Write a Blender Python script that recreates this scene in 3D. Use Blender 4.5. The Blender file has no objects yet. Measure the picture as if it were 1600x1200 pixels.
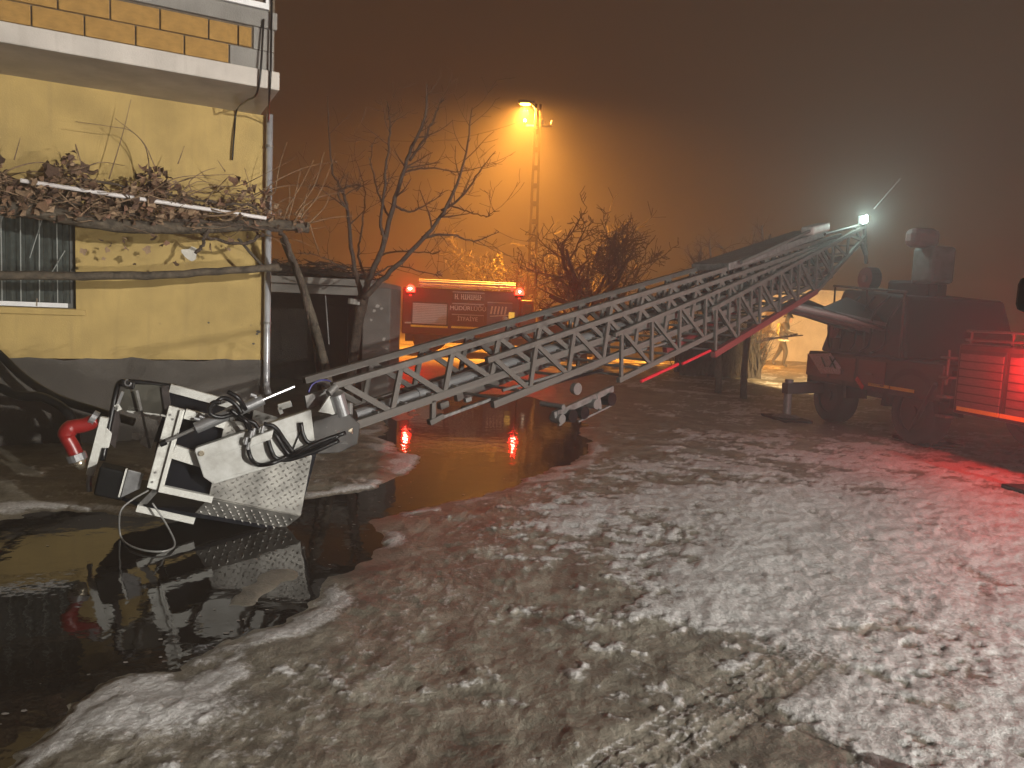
import bpy, math, random
import numpy as np
from mathutils import Vector, Matrix, Quaternion

random.seed(7)
RAD = math.radians
sc = bpy.context.scene
COL = sc.collection

# ------------------------------------------------------------------ camera
FPX, CAMH = 1150.0, 1.8
PITCH, ROLL = math.atan(113 / 1150), RAD(2.6)
CAM = Vector((0, 0, CAMH))
_f = Vector((0, math.cos(PITCH), -math.sin(PITCH)))
_r0 = Vector((1, 0, 0)); _u0 = Vector((0, math.sin(PITCH), math.cos(PITCH)))
_r = _r0 * math.cos(ROLL) + _u0 * math.sin(ROLL)
_u = -_r0 * math.sin(ROLL) + _u0 * math.cos(ROLL)
cd = bpy.data.cameras.new('camera'); cam = bpy.data.objects.new('camera', cd); COL.objects.link(cam)
M = Matrix.Identity(4)
for i in range(3):
    M[i][0] = _r[i]; M[i][1] = _u[i]; M[i][2] = -_f[i]; M[i][3] = CAM[i]
cam.matrix_world = M
cd.sensor_width = 36; cd.lens = 36 * FPX / 1600; cd.clip_start = 0.05; cd.clip_end = 500
sc.camera = cam

# ------------------------------------------------------------------ world (night sky)
w = bpy.data.worlds.new('World'); sc.world = w; w.use_nodes = True
nt = w.node_tree; nt.nodes.clear()
out = nt.nodes.new('ShaderNodeOutputWorld')
sky = nt.nodes.new('ShaderNodeTexSky'); sky.sky_type = 'NISHITA'; sky.sun_disc = False
sky.sun_elevation = RAD(-8); sky.sun_rotation = RAD(200)
b1 = nt.nodes.new('ShaderNodeBackground'); b1.inputs[1].default_value = 0.05
nt.links.new(sky.outputs[0], b1.inputs[0])
b2 = nt.nodes.new('ShaderNodeBackground'); b2.inputs[0].default_value = (0.036, 0.0165, 0.0070, 1); b2.inputs[1].default_value = 1.15
ad = nt.nodes.new('ShaderNodeAddShader')
nt.links.new(b1.outputs[0], ad.inputs[0]); nt.links.new(b2.outputs[0], ad.inputs[1]); nt.links.new(ad.outputs[0], out.inputs[0])

vs = sc.view_settings
vs.view_transform = 'Standard'; vs.look = 'None'; vs.gamma = 1; vs.exposure = 0.0
sc.render.engine = 'CYCLES'
cy = sc.cycles
cy.use_denoising = True
try: cy.denoiser = 'OPENIMAGEDENOISE'
except Exception: pass
cy.max_bounces = 6; cy.diffuse_bounces = 3; cy.glossy_bounces = 3; cy.transmission_bounces = 4
cy.volume_bounces = 1; cy.transparent_max_bounces = 6
cy.sample_clamp_indirect = 4.0; cy.sample_clamp_direct = 0
cy.use_light_tree = True

# ------------------------------------------------------------------ pixel -> place
def ray(px, py):
    return (_f + _r * ((px - 800) / FPX) + _u * ((600 - py) / FPX)).normalized()
def at(px, py, Y):
    d = ray(px, py); return CAM + d * (Y / d.y)
def on_z(px, py, z=0.0):
    d = ray(px, py); return CAM + d * ((z - CAMH) / d.z)
def on_plane(px, py, P, n):
    d = ray(px, py); return CAM + d * ((P - CAM).dot(n) / d.dot(n))
def proj(p):
    v = Vector(p) - CAM; k = v.dot(_f); return (800 + FPX * v.dot(_r) / k, 600 - FPX * v.dot(_u) / k)

# ------------------------------------------------------------------ materials
MATS = {}
def mat(name, col, rough=0.6, metal=0.0, var=0.18, scale=6.0, bump=0.0, bscale=40.0, spec=0.5, emit=None, estr=0.0, col2=None, coat=0.0):
    if name in MATS: return MATS[name]
    m = bpy.data.materials.new(name); m.use_nodes = True; MATS[name] = m
    n = m.node_tree.nodes; l = m.node_tree.links; p = n['Principled BSDF']
    p.inputs['Roughness'].default_value = rough; p.inputs['Metallic'].default_value = metal
    p.inputs['Specular IOR Level'].default_value = spec
    p.inputs['Coat Weight'].default_value = coat
    if emit:
        p.inputs['Emission Color'].default_value = (*emit, 1); p.inputs['Emission Strength'].default_value = estr
    tc = n.new('ShaderNodeTexCoord')
    nz = n.new('ShaderNodeTexNoise'); nz.inputs['Scale'].default_value = scale; nz.inputs['Detail'].default_value = 6; nz.inputs['Roughness'].default_value = 0.65
    l.new(tc.outputs['Object'], nz.inputs['Vector'])
    rp = n.new('ShaderNodeValToRGB')
    c2 = col2 or tuple(c * (1 - 2 * var) for c in col)
    c1 = tuple(min(1, c * (1 + var)) for c in col)
    rp.color_ramp.elements[0].position = 0.32; rp.color_ramp.elements[1].position = 0.68
    rp.color_ramp.elements[0].color = (*c2, 1); rp.color_ramp.elements[1].color = (*c1, 1)
    l.new(nz.outputs['Fac'], rp.inputs['Fac']); l.new(rp.outputs['Color'], p.inputs['Base Color'])
    if rough < 0.9:
        mr = n.new('ShaderNodeMapRange'); mr.inputs['To Min'].default_value = max(0.02, rough - 0.12); mr.inputs['To Max'].default_value = min(1, rough + 0.15)
        l.new(nz.outputs['Fac'], mr.inputs['Value']); l.new(mr.outputs['Result'], p.inputs['Roughness'])
    if bump:
        n2 = n.new('ShaderNodeTexNoise'); n2.inputs['Scale'].default_value = bscale; n2.inputs['Detail'].default_value = 5
        l.new(tc.outputs['Object'], n2.inputs['Vector'])
        bp_ = n.new('ShaderNodeBump'); bp_.inputs['Strength'].default_value = bump; bp_.inputs['Distance'].default_value = 0.02
        l.new(n2.outputs['Fac'], bp_.inputs['Height']); l.new(bp_.outputs['Normal'], p.inputs['Normal'])
    return m

def glow(name, col, strength):
    if name in MATS: return MATS[name]
    m = bpy.data.materials.new(name); m.use_nodes = True; MATS[name] = m
    n = m.node_tree.nodes; l = m.node_tree.links; n.clear()
    o = n.new('ShaderNodeOutputMaterial'); e = n.new('ShaderNodeEmission')
    e.inputs[0].default_value = (*col, 1); e.inputs[1].default_value = strength
    l.new(e.outputs[0], o.inputs[0]); return m

def wall_paint(name, col, stain, sscale=2.2, bump=0.25):
    """rendered wall: broad tone drift, fine grain, small stains and rain streaks"""
    m = bpy.data.materials.new(name); m.use_nodes = True; MATS[name] = m
    n = m.node_tree.nodes; l = m.node_tree.links; p = n['Principled BSDF']; p.inputs['Roughness'].default_value = 0.85
    tc = n.new('ShaderNodeTexCoord')
    a = n.new('ShaderNodeTexNoise'); a.inputs['Scale'].default_value = sscale; a.inputs['Detail'].default_value = 7
    b = n.new('ShaderNodeTexNoise'); b.inputs['Scale'].default_value = 9; b.inputs['Detail'].default_value = 8; b.inputs['Roughness'].default_value = 0.75
    mp = n.new('ShaderNodeMapping'); mp.inputs['Scale'].default_value = (9, 9, 0.7)
    c = n.new('ShaderNodeTexNoise'); c.inputs['Scale'].default_value = 1.4; c.inputs['Detail'].default_value = 4
    l.new(tc.outputs['Object'], a.inputs['Vector']); l.new(tc.outputs['Object'], b.inputs['Vector'])
    l.new(tc.outputs['Object'], mp.inputs['Vector']); l.new(mp.outputs[0], c.inputs['Vector'])
    r1 = n.new('ShaderNodeValToRGB'); r1.color_ramp.elements[0].color = (*[x * 0.8 for x in col], 1); r1.color_ramp.elements[1].color = (*[min(1, x * 1.12) for x in col], 1)
    r1.color_ramp.elements[0].position = 0.3; r1.color_ramp.elements[1].position = 0.7
    l.new(a.outputs['Fac'], r1.inputs['Fac'])
    r2 = n.new('ShaderNodeValToRGB'); r2.color_ramp.elements[0].position = 0.60; r2.color_ramp.elements[1].position = 0.74
    l.new(b.outputs['Fac'], r2.inputs['Fac'])
    r3 = n.new('ShaderNodeValToRGB'); r3.color_ramp.elements[0].position = 0.52; r3.color_ramp.elements[1].position = 0.8
    l.new(c.outputs['Fac'], r3.inputs['Fac'])
    mx = n.new('ShaderNodeMix'); mx.data_type = 'RGBA'; mx.inputs['B'].default_value = (*stain, 1)
    s = n.new('ShaderNodeMath'); s.operation = 'MAXIMUM'; l.new(r2.outputs[0], s.inputs[0]); l.new(r3.outputs[0], s.inputs[1])
    s2 = n.new('ShaderNodeMath'); s2.operation = 'MULTIPLY'; s2.inputs[1].default_value = 0.32; l.new(s.outputs[0], s2.inputs[0])
    l.new(s2.outputs[0], mx.inputs['Factor']); l.new(r1.outputs[0], mx.inputs['A']); l.new(mx.outputs['Result'], p.inputs['Base Color'])
    g = n.new('ShaderNodeTexNoise'); g.inputs['Scale'].default_value = 70; g.inputs['Detail'].default_value = 4
    l.new(tc.outputs['Object'], g.inputs['Vector'])
    bu = n.new('ShaderNodeBump'); bu.inputs['Strength'].default_value = bump; bu.inputs['Distance'].default_value = 0.01
    l.new(g.outputs['Fac'], bu.inputs['Height']); l.new(bu.outputs[0], p.inputs['Normal'])
    return m

m_yellow = wall_paint('yellow_render', (0.43, 0.305, 0.108), (0.24, 0.17, 0.075))
m_plinth = wall_paint('grey_plinth', (0.080, 0.072, 0.062), (0.045, 0.04, 0.035), bump=0.6)
m_slab = wall_paint('painted_concrete', (0.53, 0.49, 0.44), (0.28, 0.25, 0.21))
m_conc = wall_paint('grey_concrete', (0.23, 0.22, 0.20), (0.12, 0.11, 0.10), bump=0.6)
m_shed = wall_paint('shed_plaster', (0.15, 0.138, 0.125), (0.13, 0.11, 0.10), bump=0.8)
m_block = mat('aerated_block', (0.38, 0.215, 0.058), 0.9, var=0.12, scale=4, bump=0.5, bscale=60)
m_mortar = mat('mortar', (0.13, 0.10, 0.07), 0.95, var=0.2, scale=20, bump=0.6)
m_white = mat('white_upvc', (0.75, 0.75, 0.74), 0.4, var=0.06)
m_glass = mat('dark_window_glass', (0.015, 0.02, 0.02), 0.06, var=0.1, spec=0.8)
m_curtain = mat('grey_net_curtain', (0.045, 0.055, 0.050), 0.9, var=0.25, scale=12)
m_chrome = mat('galvanised_pipe', (0.42, 0.43, 0.45), 0.22, metal=0.15, var=0.1, spec=0.9, coat=0.6)
m_alu = mat('ladder_aluminium', (0.088, 0.080, 0.070), 0.6, metal=0.10, var=0.16, scale=9, bump=0.08)
m_alud = mat('dull_steel', (0.20, 0.195, 0.185), 0.5, metal=0.5, var=0.25, scale=12, bump=0.1)
m_silver = mat('bright_tube', (0.38, 0.385, 0.39), 0.30, metal=0.75, var=0.12, scale=14)
m_cage = mat('cage_white_paint', (0.56, 0.57, 0.53), 0.42, var=0.10, scale=18, col2=(0.36, 0.35, 0.32), bump=0.06)
m_armp = mat('arm_grey_paint', (0.40, 0.405, 0.385), 0.38, var=0.10, scale=9, col2=(0.30, 0.295, 0.27), bump=0.04)
m_black = mat('black_rubber', (0.006, 0.006, 0.0065), 0.35, var=0.3, spec=0.3)
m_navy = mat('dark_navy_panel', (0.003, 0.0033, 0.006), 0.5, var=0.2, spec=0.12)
m_redp = mat('red_monitor_paint', (0.20, 0.010, 0.009), 0.35, var=0.15)
m_brass = mat('brass_nozzle', (0.62, 0.55, 0.42), 0.25, metal=0.85, var=0.1)
m_bark = mat('grey_bark', (0.065, 0.047, 0.034), 0.9, var=0.35, scale=16, bump=0.9, bscale=50)
m_twig = mat('vine_twig', (0.22, 0.145, 0.085), 0.85, var=0.3, scale=14)
m_wood = mat('weathered_pole', (0.085, 0.068, 0.048), 0.85, var=0.35, scale=10, bump=0.8, bscale=30)
m_truckred = mat('engine_red_paint', (0.085, 0.010, 0.008), 0.32, var=0.12, scale=3, coat=0.3)
m_truckdk = mat('truck_dark_paint', (0.016, 0.011, 0.011), 0.55, var=0.25)
m_shutter = mat('aluminium_shutter', (0.42, 0.40, 0.38), 0.45, metal=0.3, var=0.1)
m_yellowref = mat('yellow_reflective_tape', (0.85, 0.62, 0.06), 0.35, var=0.05, emit=(1.0, 0.62, 0.08), estr=0.0)
m_tyre = mat('tyre_rubber', (0.02, 0.02, 0.02), 0.8, var=0.2)
m_van = mat('black_van_paint', (0.008, 0.008, 0.009), 0.3, var=0.1, coat=0.3)
m_plastic = mat('black_plastic', (0.003, 0.003, 0.003), 0.6, var=0.2, bump=0.1, spec=0.15)
m_letter = mat('white_lettering', (0.62, 0.58, 0.55), 0.5, var=0.05)
m_pole = wall_paint('pole_concrete', (0.045, 0.042, 0.038), (0.03, 0.028, 0.025))

LEAFM = [mat('dry_leaf_%s' % k, c, 0.8, var=0.3, scale=9, bump=0.4, bscale=25) for k, c in
         (('brown', (0.165, 0.095, 0.052)), ('tan', (0.30, 0.20, 0.12)), ('rust', (0.215, 0.115, 0.07)), ('dark', (0.09, 0.05, 0.032)))]

def checker_material():
    m = bpy.data.materials.new('aluminium_plate'); m.use_nodes = True
    n = m.node_tree.nodes; l = m.node_tree.links; p = n['Principled BSDF']
    p.inputs['Metallic'].default_value = 0.55; p.inputs['Roughness'].default_value = 0.42
    tc = n.new('ShaderNodeTexCoord'); nz = n.new('ShaderNodeTexNoise'); nz.inputs['Scale'].default_value = 7; nz.inputs['Detail'].default_value = 6
    l.new(tc.outputs['Object'], nz.inputs['Vector'])
    r = n.new('ShaderNodeValToRGB'); r.color_ramp.elements[0].color = (0.17, 0.165, 0.15, 1); r.color_ramp.elements[1].color = (0.36, 0.35, 0.32, 1)
    r.color_ramp.elements[0].position = 0.35; r.color_ramp.elements[1].position = 0.65
    l.new(nz.outputs['Fac'], r.inputs['Fac']); l.new(r.outputs[0], p.inputs['Base Color'])
    return m
m_check = checker_material()

# ------------------------------------------------------------------ object helpers
def things_props(o, label, cat, group=None, kind=None):
    if label: o['label'] = label
    if cat: o['category'] = cat
    if group: o['group'] = group
    if kind: o['kind'] = kind
    return o
def thing(name, label, cat, loc=(0, 0, 0), group=None):
    o = bpy.data.objects.new(name, None); COL.objects.link(o); o.location = loc; o.empty_display_size = 0.2
    o['_base'] = list(loc)
    return things_props(o, label, cat, group)
def base_inv(parent):
    if parent.type == 'EMPTY' and '_base' in parent.keys():
        return Matrix.Translation(-Vector(parent['_base']))
    return Matrix.Identity(4)
def link(name, me, parent=None, mw=None):
    o = bpy.data.objects.new(name, me); COL.objects.link(o)
    if parent is not None:
        o.parent = parent; o.matrix_parent_inverse = base_inv(parent)
    if mw is not None: o.matrix_basis = mw
    return o

class MB:
    def __init__(s): s.v = []; s.f = []
    def add(s, vs_, fs):
        k = len(s.v); s.v.extend([tuple(x) for x in vs_]); s.f.extend([tuple(i + k for i in f) for f in fs]); return s
    def box(s, c, sx, sy, sz, X=Vector((1, 0, 0)), Y=Vector((0, 1, 0)), Z=Vector((0, 0, 1))):
        c = Vector(c); vs_ = [c + X * (a * sx / 2) + Y * (b * sy / 2) + Z * (d * sz / 2) for d in (-1, 1) for b in (-1, 1) for a in (-1, 1)]
        return s.add(vs_, [(0, 2, 3, 1), (4, 5, 7, 6), (0, 1, 5, 4), (2, 6, 7, 3), (0, 4, 6, 2), (1, 3, 7, 5)])
    def span(s, p, q):
        p = Vector(p); q = Vector(q); c = (p + q) / 2
        return s.box(c, abs(q.x - p.x), abs(q.y - p.y), abs(q.z - p.z))
    def hull8(s, P):   # 8 points: bottom 4 ring, top 4 ring
        return s.add(P, [(3, 2, 1, 0), (4, 5, 6, 7), (0, 1, 5, 4), (1, 2, 6, 5), (2, 3, 7, 6), (3, 0, 4, 7)])
    def beam(s, p, q, w_, h_, up=Vector((0, 0, 1))):
        p = Vector(p); q = Vector(q); X = (q - p); L = X.length; X.normalize()
        Y = up.cross(X)
        if Y.length < 1e-4: Y = Vector((1, 0, 0)).cross(X)
        Y.normalize(); Z = X.cross(Y)
        return s.box((p + q) / 2, L, w_, h_, X, Y, Z)
    def tube(s, pts, rad, seg=8, caps=True):
        pts = [Vector(p) for p in pts]; n = len(pts)
        if not hasattr(rad, '__len__'): rad = [rad] * n
        t0 = (pts[1] - pts[0]).normalized(); ref = Vector((0, 0, 1)) if abs(t0.z) < 0.9 else Vector((1, 0, 0))
        nrm = t0.cross(ref).normalized(); vs_ = []; fs = []
        for i in range(n):
            t = (pts[min(i + 1, n - 1)] - pts[max(i - 1, 0)])
            t = t.normalized() if t.length > 1e-9 else t0
            nrm = (nrm - t * nrm.dot(t)); nrm = nrm.normalized() if nrm.length > 1e-6 else t.orthogonal().normalized()
            b = t.cross(nrm)
            for k in range(seg):
                a = 2 * math.pi * k / seg; vs_.append(pts[i] + (nrm * math.cos(a) + b * math.sin(a)) * rad[i])
        for i in range(n - 1):
            for k in range(seg):
                k2 = (k + 1) % seg
                fs.append((i * seg + k, i * seg + k2, (i + 1) * seg + k2, (i + 1) * seg + k))
        if caps: fs.append(tuple(range(seg - 1, -1, -1))); fs.append(tuple((n - 1) * seg + k for k in range(seg)))
        return s.add(vs_, fs)
    def plate(s, pts, thick, n):
        """polygon (list of points) extruded by thick along n"""
        pts = [Vector(p) for p in pts]; k = len(pts); vs_ = pts + [p + n * thick for p in pts]
        fs = [tuple(range(k)), tuple(range(2 * k - 1, k - 1, -1))] + [(i, i + k, (i + 1) % k + k, (i + 1) % k) for i in range(k)]
        return s.add(vs_, fs)
    def dome(s, c, rx, ry, rz, nu=10, nv=6, full=True):
        c = Vector(c); vs_ = []; fs = []
        lo = -math.pi / 2 if full else 0
        for j in range(nv + 1):
            b = lo + (math.pi / 2 - lo) * j / nv
            for i in range(nu):
                a = 2 * math.pi * i / nu
                vs_.append(c + Vector((rx * math.cos(b) * math.cos(a), ry * math.cos(b) * math.sin(a), rz * math.sin(b))))
        for j in range(nv):
            for i in range(nu):
                i2 = (i + 1) % nu; fs.append((j * nu + i, j * nu + i2, (j + 1) * nu + i2, (j + 1) * nu + i))
        return s.add(vs_, fs)
    def mesh(s, name, m, smooth=False):
        me = bpy.data.meshes.new(name); me.from_pydata(s.v, [], s.f); me.validate(); me.update()
        if m: me.materials.append(m)
        if smooth: me.polygons.foreach_set('use_smooth', [True] * len(me.polygons))
        return me
    def build(s, name, m, parent=None, smooth=False, bevel=0.0):
        o = link(name, s.mesh(name, m, smooth), parent)
        if bevel:
            b = o.modifiers.new('bevel', 'BEVEL'); b.width = bevel; b.segments = 2; b.limit_method = 'ANGLE'
        return o

UNIT = {}
def unit_box(m):
    if m.name not in UNIT: UNIT[m.name] = MB().box((0, 0, 0), 1, 1, 1).mesh('bar_' + m.name, m)
    return UNIT[m.name]
def bar(name, p, q, w_, h_, m, parent, up=Vector((0, 0, 1))):
    """a straight bar as an object of its own, sharing one unit mesh per material"""
    p = Vector(p); q = Vector(q); X = q - p; L = X.length; X.normalize()
    Y = up.cross(X)
    if Y.length < 1e-4: Y = Vector((1, 0, 0)).cross(X)
    Y.normalize(); Z = X.cross(Y); mw = Matrix.Identity(4); c = (p + q) / 2
    for i in range(3): mw[i][0] = X[i] * L; mw[i][1] = Y[i] * w_; mw[i][2] = Z[i] * h_; mw[i][3] = c[i]
    return link(name, unit_box(m), parent, mw)
CYL = {}
def rod(name, p, q, r, m, parent, seg=12):
    key = (m.name, seg)
    if key not in CYL: CYL[key] = MB().tube([(0, 0, -0.5), (0, 0, 0.5)], 1.0, seg).mesh('rod_' + m.name, m, False)
    p = Vector(p); q = Vector(q); Z = q - p; L = Z.length; Z.normalize(); X = Z.orthogonal().normalized(); Y = Z.cross(X)
    mw = Matrix.Identity(4); c = (p + q) / 2
    for i in range(3): mw[i][0] = X[i] * r; mw[i][1] = Y[i] * r; mw[i][2] = Z[i] * L; mw[i][3] = c[i]
    return link(name, CYL[key], parent, mw)
def spline(pts, n=8):
    pts = [Vector(p) for p in pts]; P = [pts[0] * 2 - pts[1]] + pts + [pts[-1] * 2 - pts[-2]]; o = []
    for i in range(1, len(P) - 2):
        a, b, c, d = P[i - 1:i + 3]
        for k in range(n):
            t = k / n
            o.append(0.5 * ((2 * b) + (c - a) * t + (2 * a - 5 * b + 4 * c - d) * t * t + (-a + 3 * b - 3 * c + d) * t ** 3))
    o.append(pts[-1]); return o
def text_obj(name, body, size, m, parent, origin, X, Yv, align='CENTER', width=None):
    cu = bpy.data.curves.new(name, 'FONT'); cu.body = body; cu.size = size; cu.align_x = align; cu.extrude = 0.004
    o = bpy.data.objects.new(name, cu); COL.objects.link(o); o.parent = parent; o.matrix_parent_inverse = base_inv(parent)
    X = Vector(X).normalized(); Yv = Vector(Yv).normalized(); Z = X.cross(Yv); mw = Matrix.Identity(4)
    sx = 1.0
    for i in range(3): mw[i][0] = X[i] * sx; mw[i][1] = Yv[i]; mw[i][2] = Z[i]; mw[i][3] = origin[i]
    cu.materials.append(m); dg = bpy.context.evaluated_depsgraph_get(); me = bpy.data.meshes.new_from_object(o.evaluated_get(dg)); bpy.data.objects.remove(o)
    return link(name, me, parent, mw)

def lamp(name, typ, loc, energy, col, parent=None, radius=0.05, aim=None, size=None, blend=0.5):
    ld = bpy.data.lights.new(name, typ); ld.energy = energy; ld.color = col
    ld.shadow_soft_size = radius
    if typ == 'SPOT': ld.spot_size = size; ld.spot_blend = blend
    o = bpy.data.objects.new(name, ld); COL.objects.link(o)
    if aim is not None:
        q = (Vector(aim) - Vector(loc)).to_track_quat('-Z', 'Y'); mw = q.to_matrix().to_4x4()
    else: mw = Matrix.Identity(4)
    mw.translation = Vector(loc)
    if parent is not None: o.parent = parent; o.matrix_parent_inverse = base_inv(parent)
    o.matrix_basis = mw
    return o

# ------------------------------------------------------------------ numpy noise
def _hash(ix, iy, seed):
    h = (ix.astype(np.int64) * 374761393 + iy.astype(np.int64) * 668265263 + seed * 144665) & 0x7fffffff
    h = ((h ^ (h >> 13)) * 1274126177) & 0x7fffffff
    h = h ^ (h >> 16)
    return (h & 0xffff) / 65535.0
def vnoise(x, y, seed=0):
    ix = np.floor(x); iy = np.floor(y); fx = x - ix; fy = y - iy
    fx = fx * fx * fx * (fx * (fx * 6 - 15) + 10); fy = fy * fy * fy * (fy * (fy * 6 - 15) + 10)
    a = _hash(ix, iy, seed); b = _hash(ix + 1, iy, seed); c = _hash(ix, iy + 1, seed); d = _hash(ix + 1, iy + 1, seed)
    return a + (b - a) * fx + (c - a) * fy + (a - b - c + d) * fx * fy
def fbm(x, y, oct_=5, seed=0, gain=0.5):
    s = 0; a = 1; t = 0
    for i in range(oct_):
        cs, sn = math.cos(i * 0.7 + 0.3), math.sin(i * 0.7 + 0.3)
        s = s + a * vnoise((x * cs - y * sn) * 2 ** i + 17 * i, (x * sn + y * cs) * 2 ** i + 5 * i, seed + i); t += a; a *= gain
    return s / t
def sstep(a, b, x):
    t = np.clip((x - a) / (b - a), 0, 1); return t * t * (3 - 2 * t)

# ------------------------------------------------------------------ ground
PUD = [(-260, 800), (80, 806), (300, 800), (490, 776), (580, 764), (648, 736), (640, 714), (604, 692), (592, 650), (600, 612), (700, 600),
       (800, 600), (880, 628), (915, 668), (915, 706), (860, 735), (790, 765), (730, 782), (640, 797), (588, 816), (604, 853), (560, 885), (500, 930),
       (420, 975), (350, 1018), (285, 1060), (180, 1072), (100, 1100), (40, 1150), (-60, 1260), (-420, 1240)]
PUDW = [on_z(*p) for p in PUD]
def pud_dist(x, y):
    """signed distance to the puddle outline, negative inside"""
    d = np.full(x.shape, 1e9); ins = np.zeros(x.shape, bool); n = len(PUDW)
    for i in range(n):
        a = PUDW[i]; b = PUDW[(i + 1) % n]; ex, ey = b.x - a.x, b.y - a.y
        t = np.clip(((x - a.x) * ex + (y - a.y) * ey) / (ex * ex + ey * ey), 0, 1)
        d = np.minimum(d, (x - a.x - t * ex) ** 2 + (y - a.y - t * ey) ** 2)
        c = ((a.y > y) != (b.y > y)) & (x < (b.x - a.x) * (y - a.y) / ((b.y - a.y) or 1e-9) + a.x)
        ins ^= c
    d = np.sqrt(d); return np.where(ins, -d, d)
TRK_A = on_z(1010, 1195); TRK_B = on_z(1250, 1035)
RUTS = [(on_z(a, b), on_z(c, d_), w_) for a, b, c, d_, w_ in ((1130, 1260, 1480, 860, .13), (1420, 1240, 1560, 900, .12), (900, 1000, 1240, 720, .10), (1560, 1010, 1180, 720, .11))]
_rf = random.Random(12); FEET = []
for (p0, p1, nstep) in (((820, 1150), (1180, 760), 13), ((1500, 1000), (1000, 740), 14), ((640, 1060), (980, 780), 9)):
    _a, _b = on_z(*p0), on_z(*p1); _an = math.atan2(_b.y - _a.y, _b.x - _a.x)
    for i in range(nstep):
        t = i / nstep; sd = .11 * (1 if i % 2 else -1); FEET.append((_a.x + (_b.x - _a.x) * t - sd * math.sin(_an) + _rf.uniform(-.04, .04), _a.y + (_b.y - _a.y) * t + sd * math.cos(_an), _an + _rf.uniform(-.2, .2)))
def ground_fields(x, y):
    hill = 0.30 * sstep(13, 23, y)
    pd0 = pud_dist(x, y)
    near = np.clip(6.0 / np.maximum(y, 2.0), 0.4, 1.6)
    pd = pd0 + (fbm(x * 2.2, y * 2.2, 5, 11) - 0.5) * 0.42 + (fbm(x * 9, y * 9, 3, 12) - 0.5) * 0.08
    z = hill + np.clip(pd * 0.10, -0.06, 0.030)
    lump = (fbm(x * 1.1, y * 1.1, 4, 21) - 0.5) * 0.05 + (fbm(x * 5.5, y * 5.5, 4, 22) - 0.5) * 0.022
    z = z + lump * sstep(-0.05, 0.6, pd)
    z = z + (fbm(x * 18, y * 18, 3, 23) - 0.5) * 0.016 * sstep(-0.02, 0.3, pd)
    # mud banks showing in the shallow side by the house wall
    mud = sstep(0.60, 0.72, fbm(x * 1.3 + 3, y * 1.3, 5, 31)) * sstep(-0.6, -1.6, x) * sstep(0, 0.5, -pd)
    z = z + mud * 0.055
    # ---- snow cover
    u = x; v = y
    bias = -0.10 + 0.165 * sstep(0.0, 2.0, u - 0.08 * v) + 0.14 * sstep(3.6, 5.0, v) * sstep(9.5, 6.5, v) * sstep(-0.3, 0.8, u)
    bias = bias + 0.14 * sstep(4.6, 2.8, v) * sstep(0.7, 1.9, u) - 0.10 * sstep(9, 14, v)
    n1 = fbm(u * 1.5, v * 2.0, 6, 41, 0.58); n2 = fbm(u * 7, v * 9, 4, 42, 0.6)
    sn = 0.50 * n1 + 0.32 * n2 + 0.18 * fbm(u * 20, v * 24, 3, 45) + bias
    snow = sstep(0.45, 0.62, sn)
    shore = np.exp(-((pd - 0.14) / 0.13) ** 2) * sstep(0.36, 0.56, fbm(u * 2.6, v * 2.6, 4, 43)) * sstep(12.5, 9.0, v)
    tongue = np.exp(-(((u + 1.62) / 0.5) ** 2 + ((v - 3.05) / 0.28) ** 2) * 1.2) * sstep(-0.03, 0.05, pd)
    crumb = .5 * sstep(0.52, 0.68, fbm(u * 30, v * 26, 3, 44)) * np.exp(-((pd - 0.75) / 0.6) ** 2) * sstep(10, 6.5, v)
    snow = np.clip(np.maximum(np.maximum(snow, shore), np.maximum(tongue * 1.3, crumb)), 0, 1)
    snow = snow * sstep(0.0, 0.05, pd)
    z = z + snow * (0.006 + 0.010 * n2) * sstep(.2, .9, snow)
    # ---- tyre track pressed into the slush
    ex, ey = TRK_B.x - TRK_A.x, TRK_B.y - TRK_A.y; L = math.hypot(ex, ey); ex /= L; ey /= L
    s = (x - TRK_A.x) * ex + (y - TRK_A.y) * ey; q = -(x - TRK_A.x) * ey + (y - TRK_A.y) * ex
    inn = sstep(0.17, 0.15, np.abs(q + 0.0)) * sstep(-2.5, -0.5, s) * sstep(L + 0.5, L - 0.4, s)
    lugs = ((np.mod(q + 0.15, 0.062) < 0.045) & (np.mod(s + 0.35 * np.abs(q), 0.058) < 0.040)).astype(float)
    z = z - inn * 0.007 * (0.4 + 0.6 * lugs)
    snow = snow * (1 - inn) + inn * np.clip(0.6 * (1 - lugs) * sstep(0.3, 0.6, n2 + 0.05), 0, 1)
    # ---- older ruts and foot scuffs across the snow
    for (a, b, wd) in RUTS:
        ex, ey = b.x - a.x, b.y - a.y; L = math.hypot(ex, ey); ex /= L; ey /= L
        s = (x - a.x) * ex + (y - a.y) * ey; q = -(x - a.x) * ey + (y - a.y) * ex + 0.10 * np.sin(s * 1.1 + a.x * 5) + (fbm(x * 3, y * 3, 3, 61) - .5) * .12
        rt = sstep(wd, wd * .55, np.abs(q)) * sstep(-.3, .4, s) * sstep(L + .3, L - .5, s) * (.35 + .65 * sstep(.35, .6, fbm(x * 4, y * 4, 3, 62)))
        rim = np.exp(-((np.abs(q) - wd * 1.15) / (.35 * wd)) ** 2) * sstep(-.3, .4, s) * sstep(L + .3, L - .5, s)
        z = z - rt * .004 + rim * .002; snow = np.clip(snow * (1 - .38 * rt) + .08 * rim, 0, 1)
    for (fx, fy, fa) in FEET:
        ca, sa = math.cos(fa), math.sin(fa); du = (x - fx) * ca + (y - fy) * sa; dv = -(x - fx) * sa + (y - fy) * ca
        ft = sstep(1.15, .75, np.sqrt((du / .15) ** 2 + (dv / .055) ** 2)); z = z - ft * .004; snow = snow * (1 - .4 * ft)
    return z, snow, pd

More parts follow.
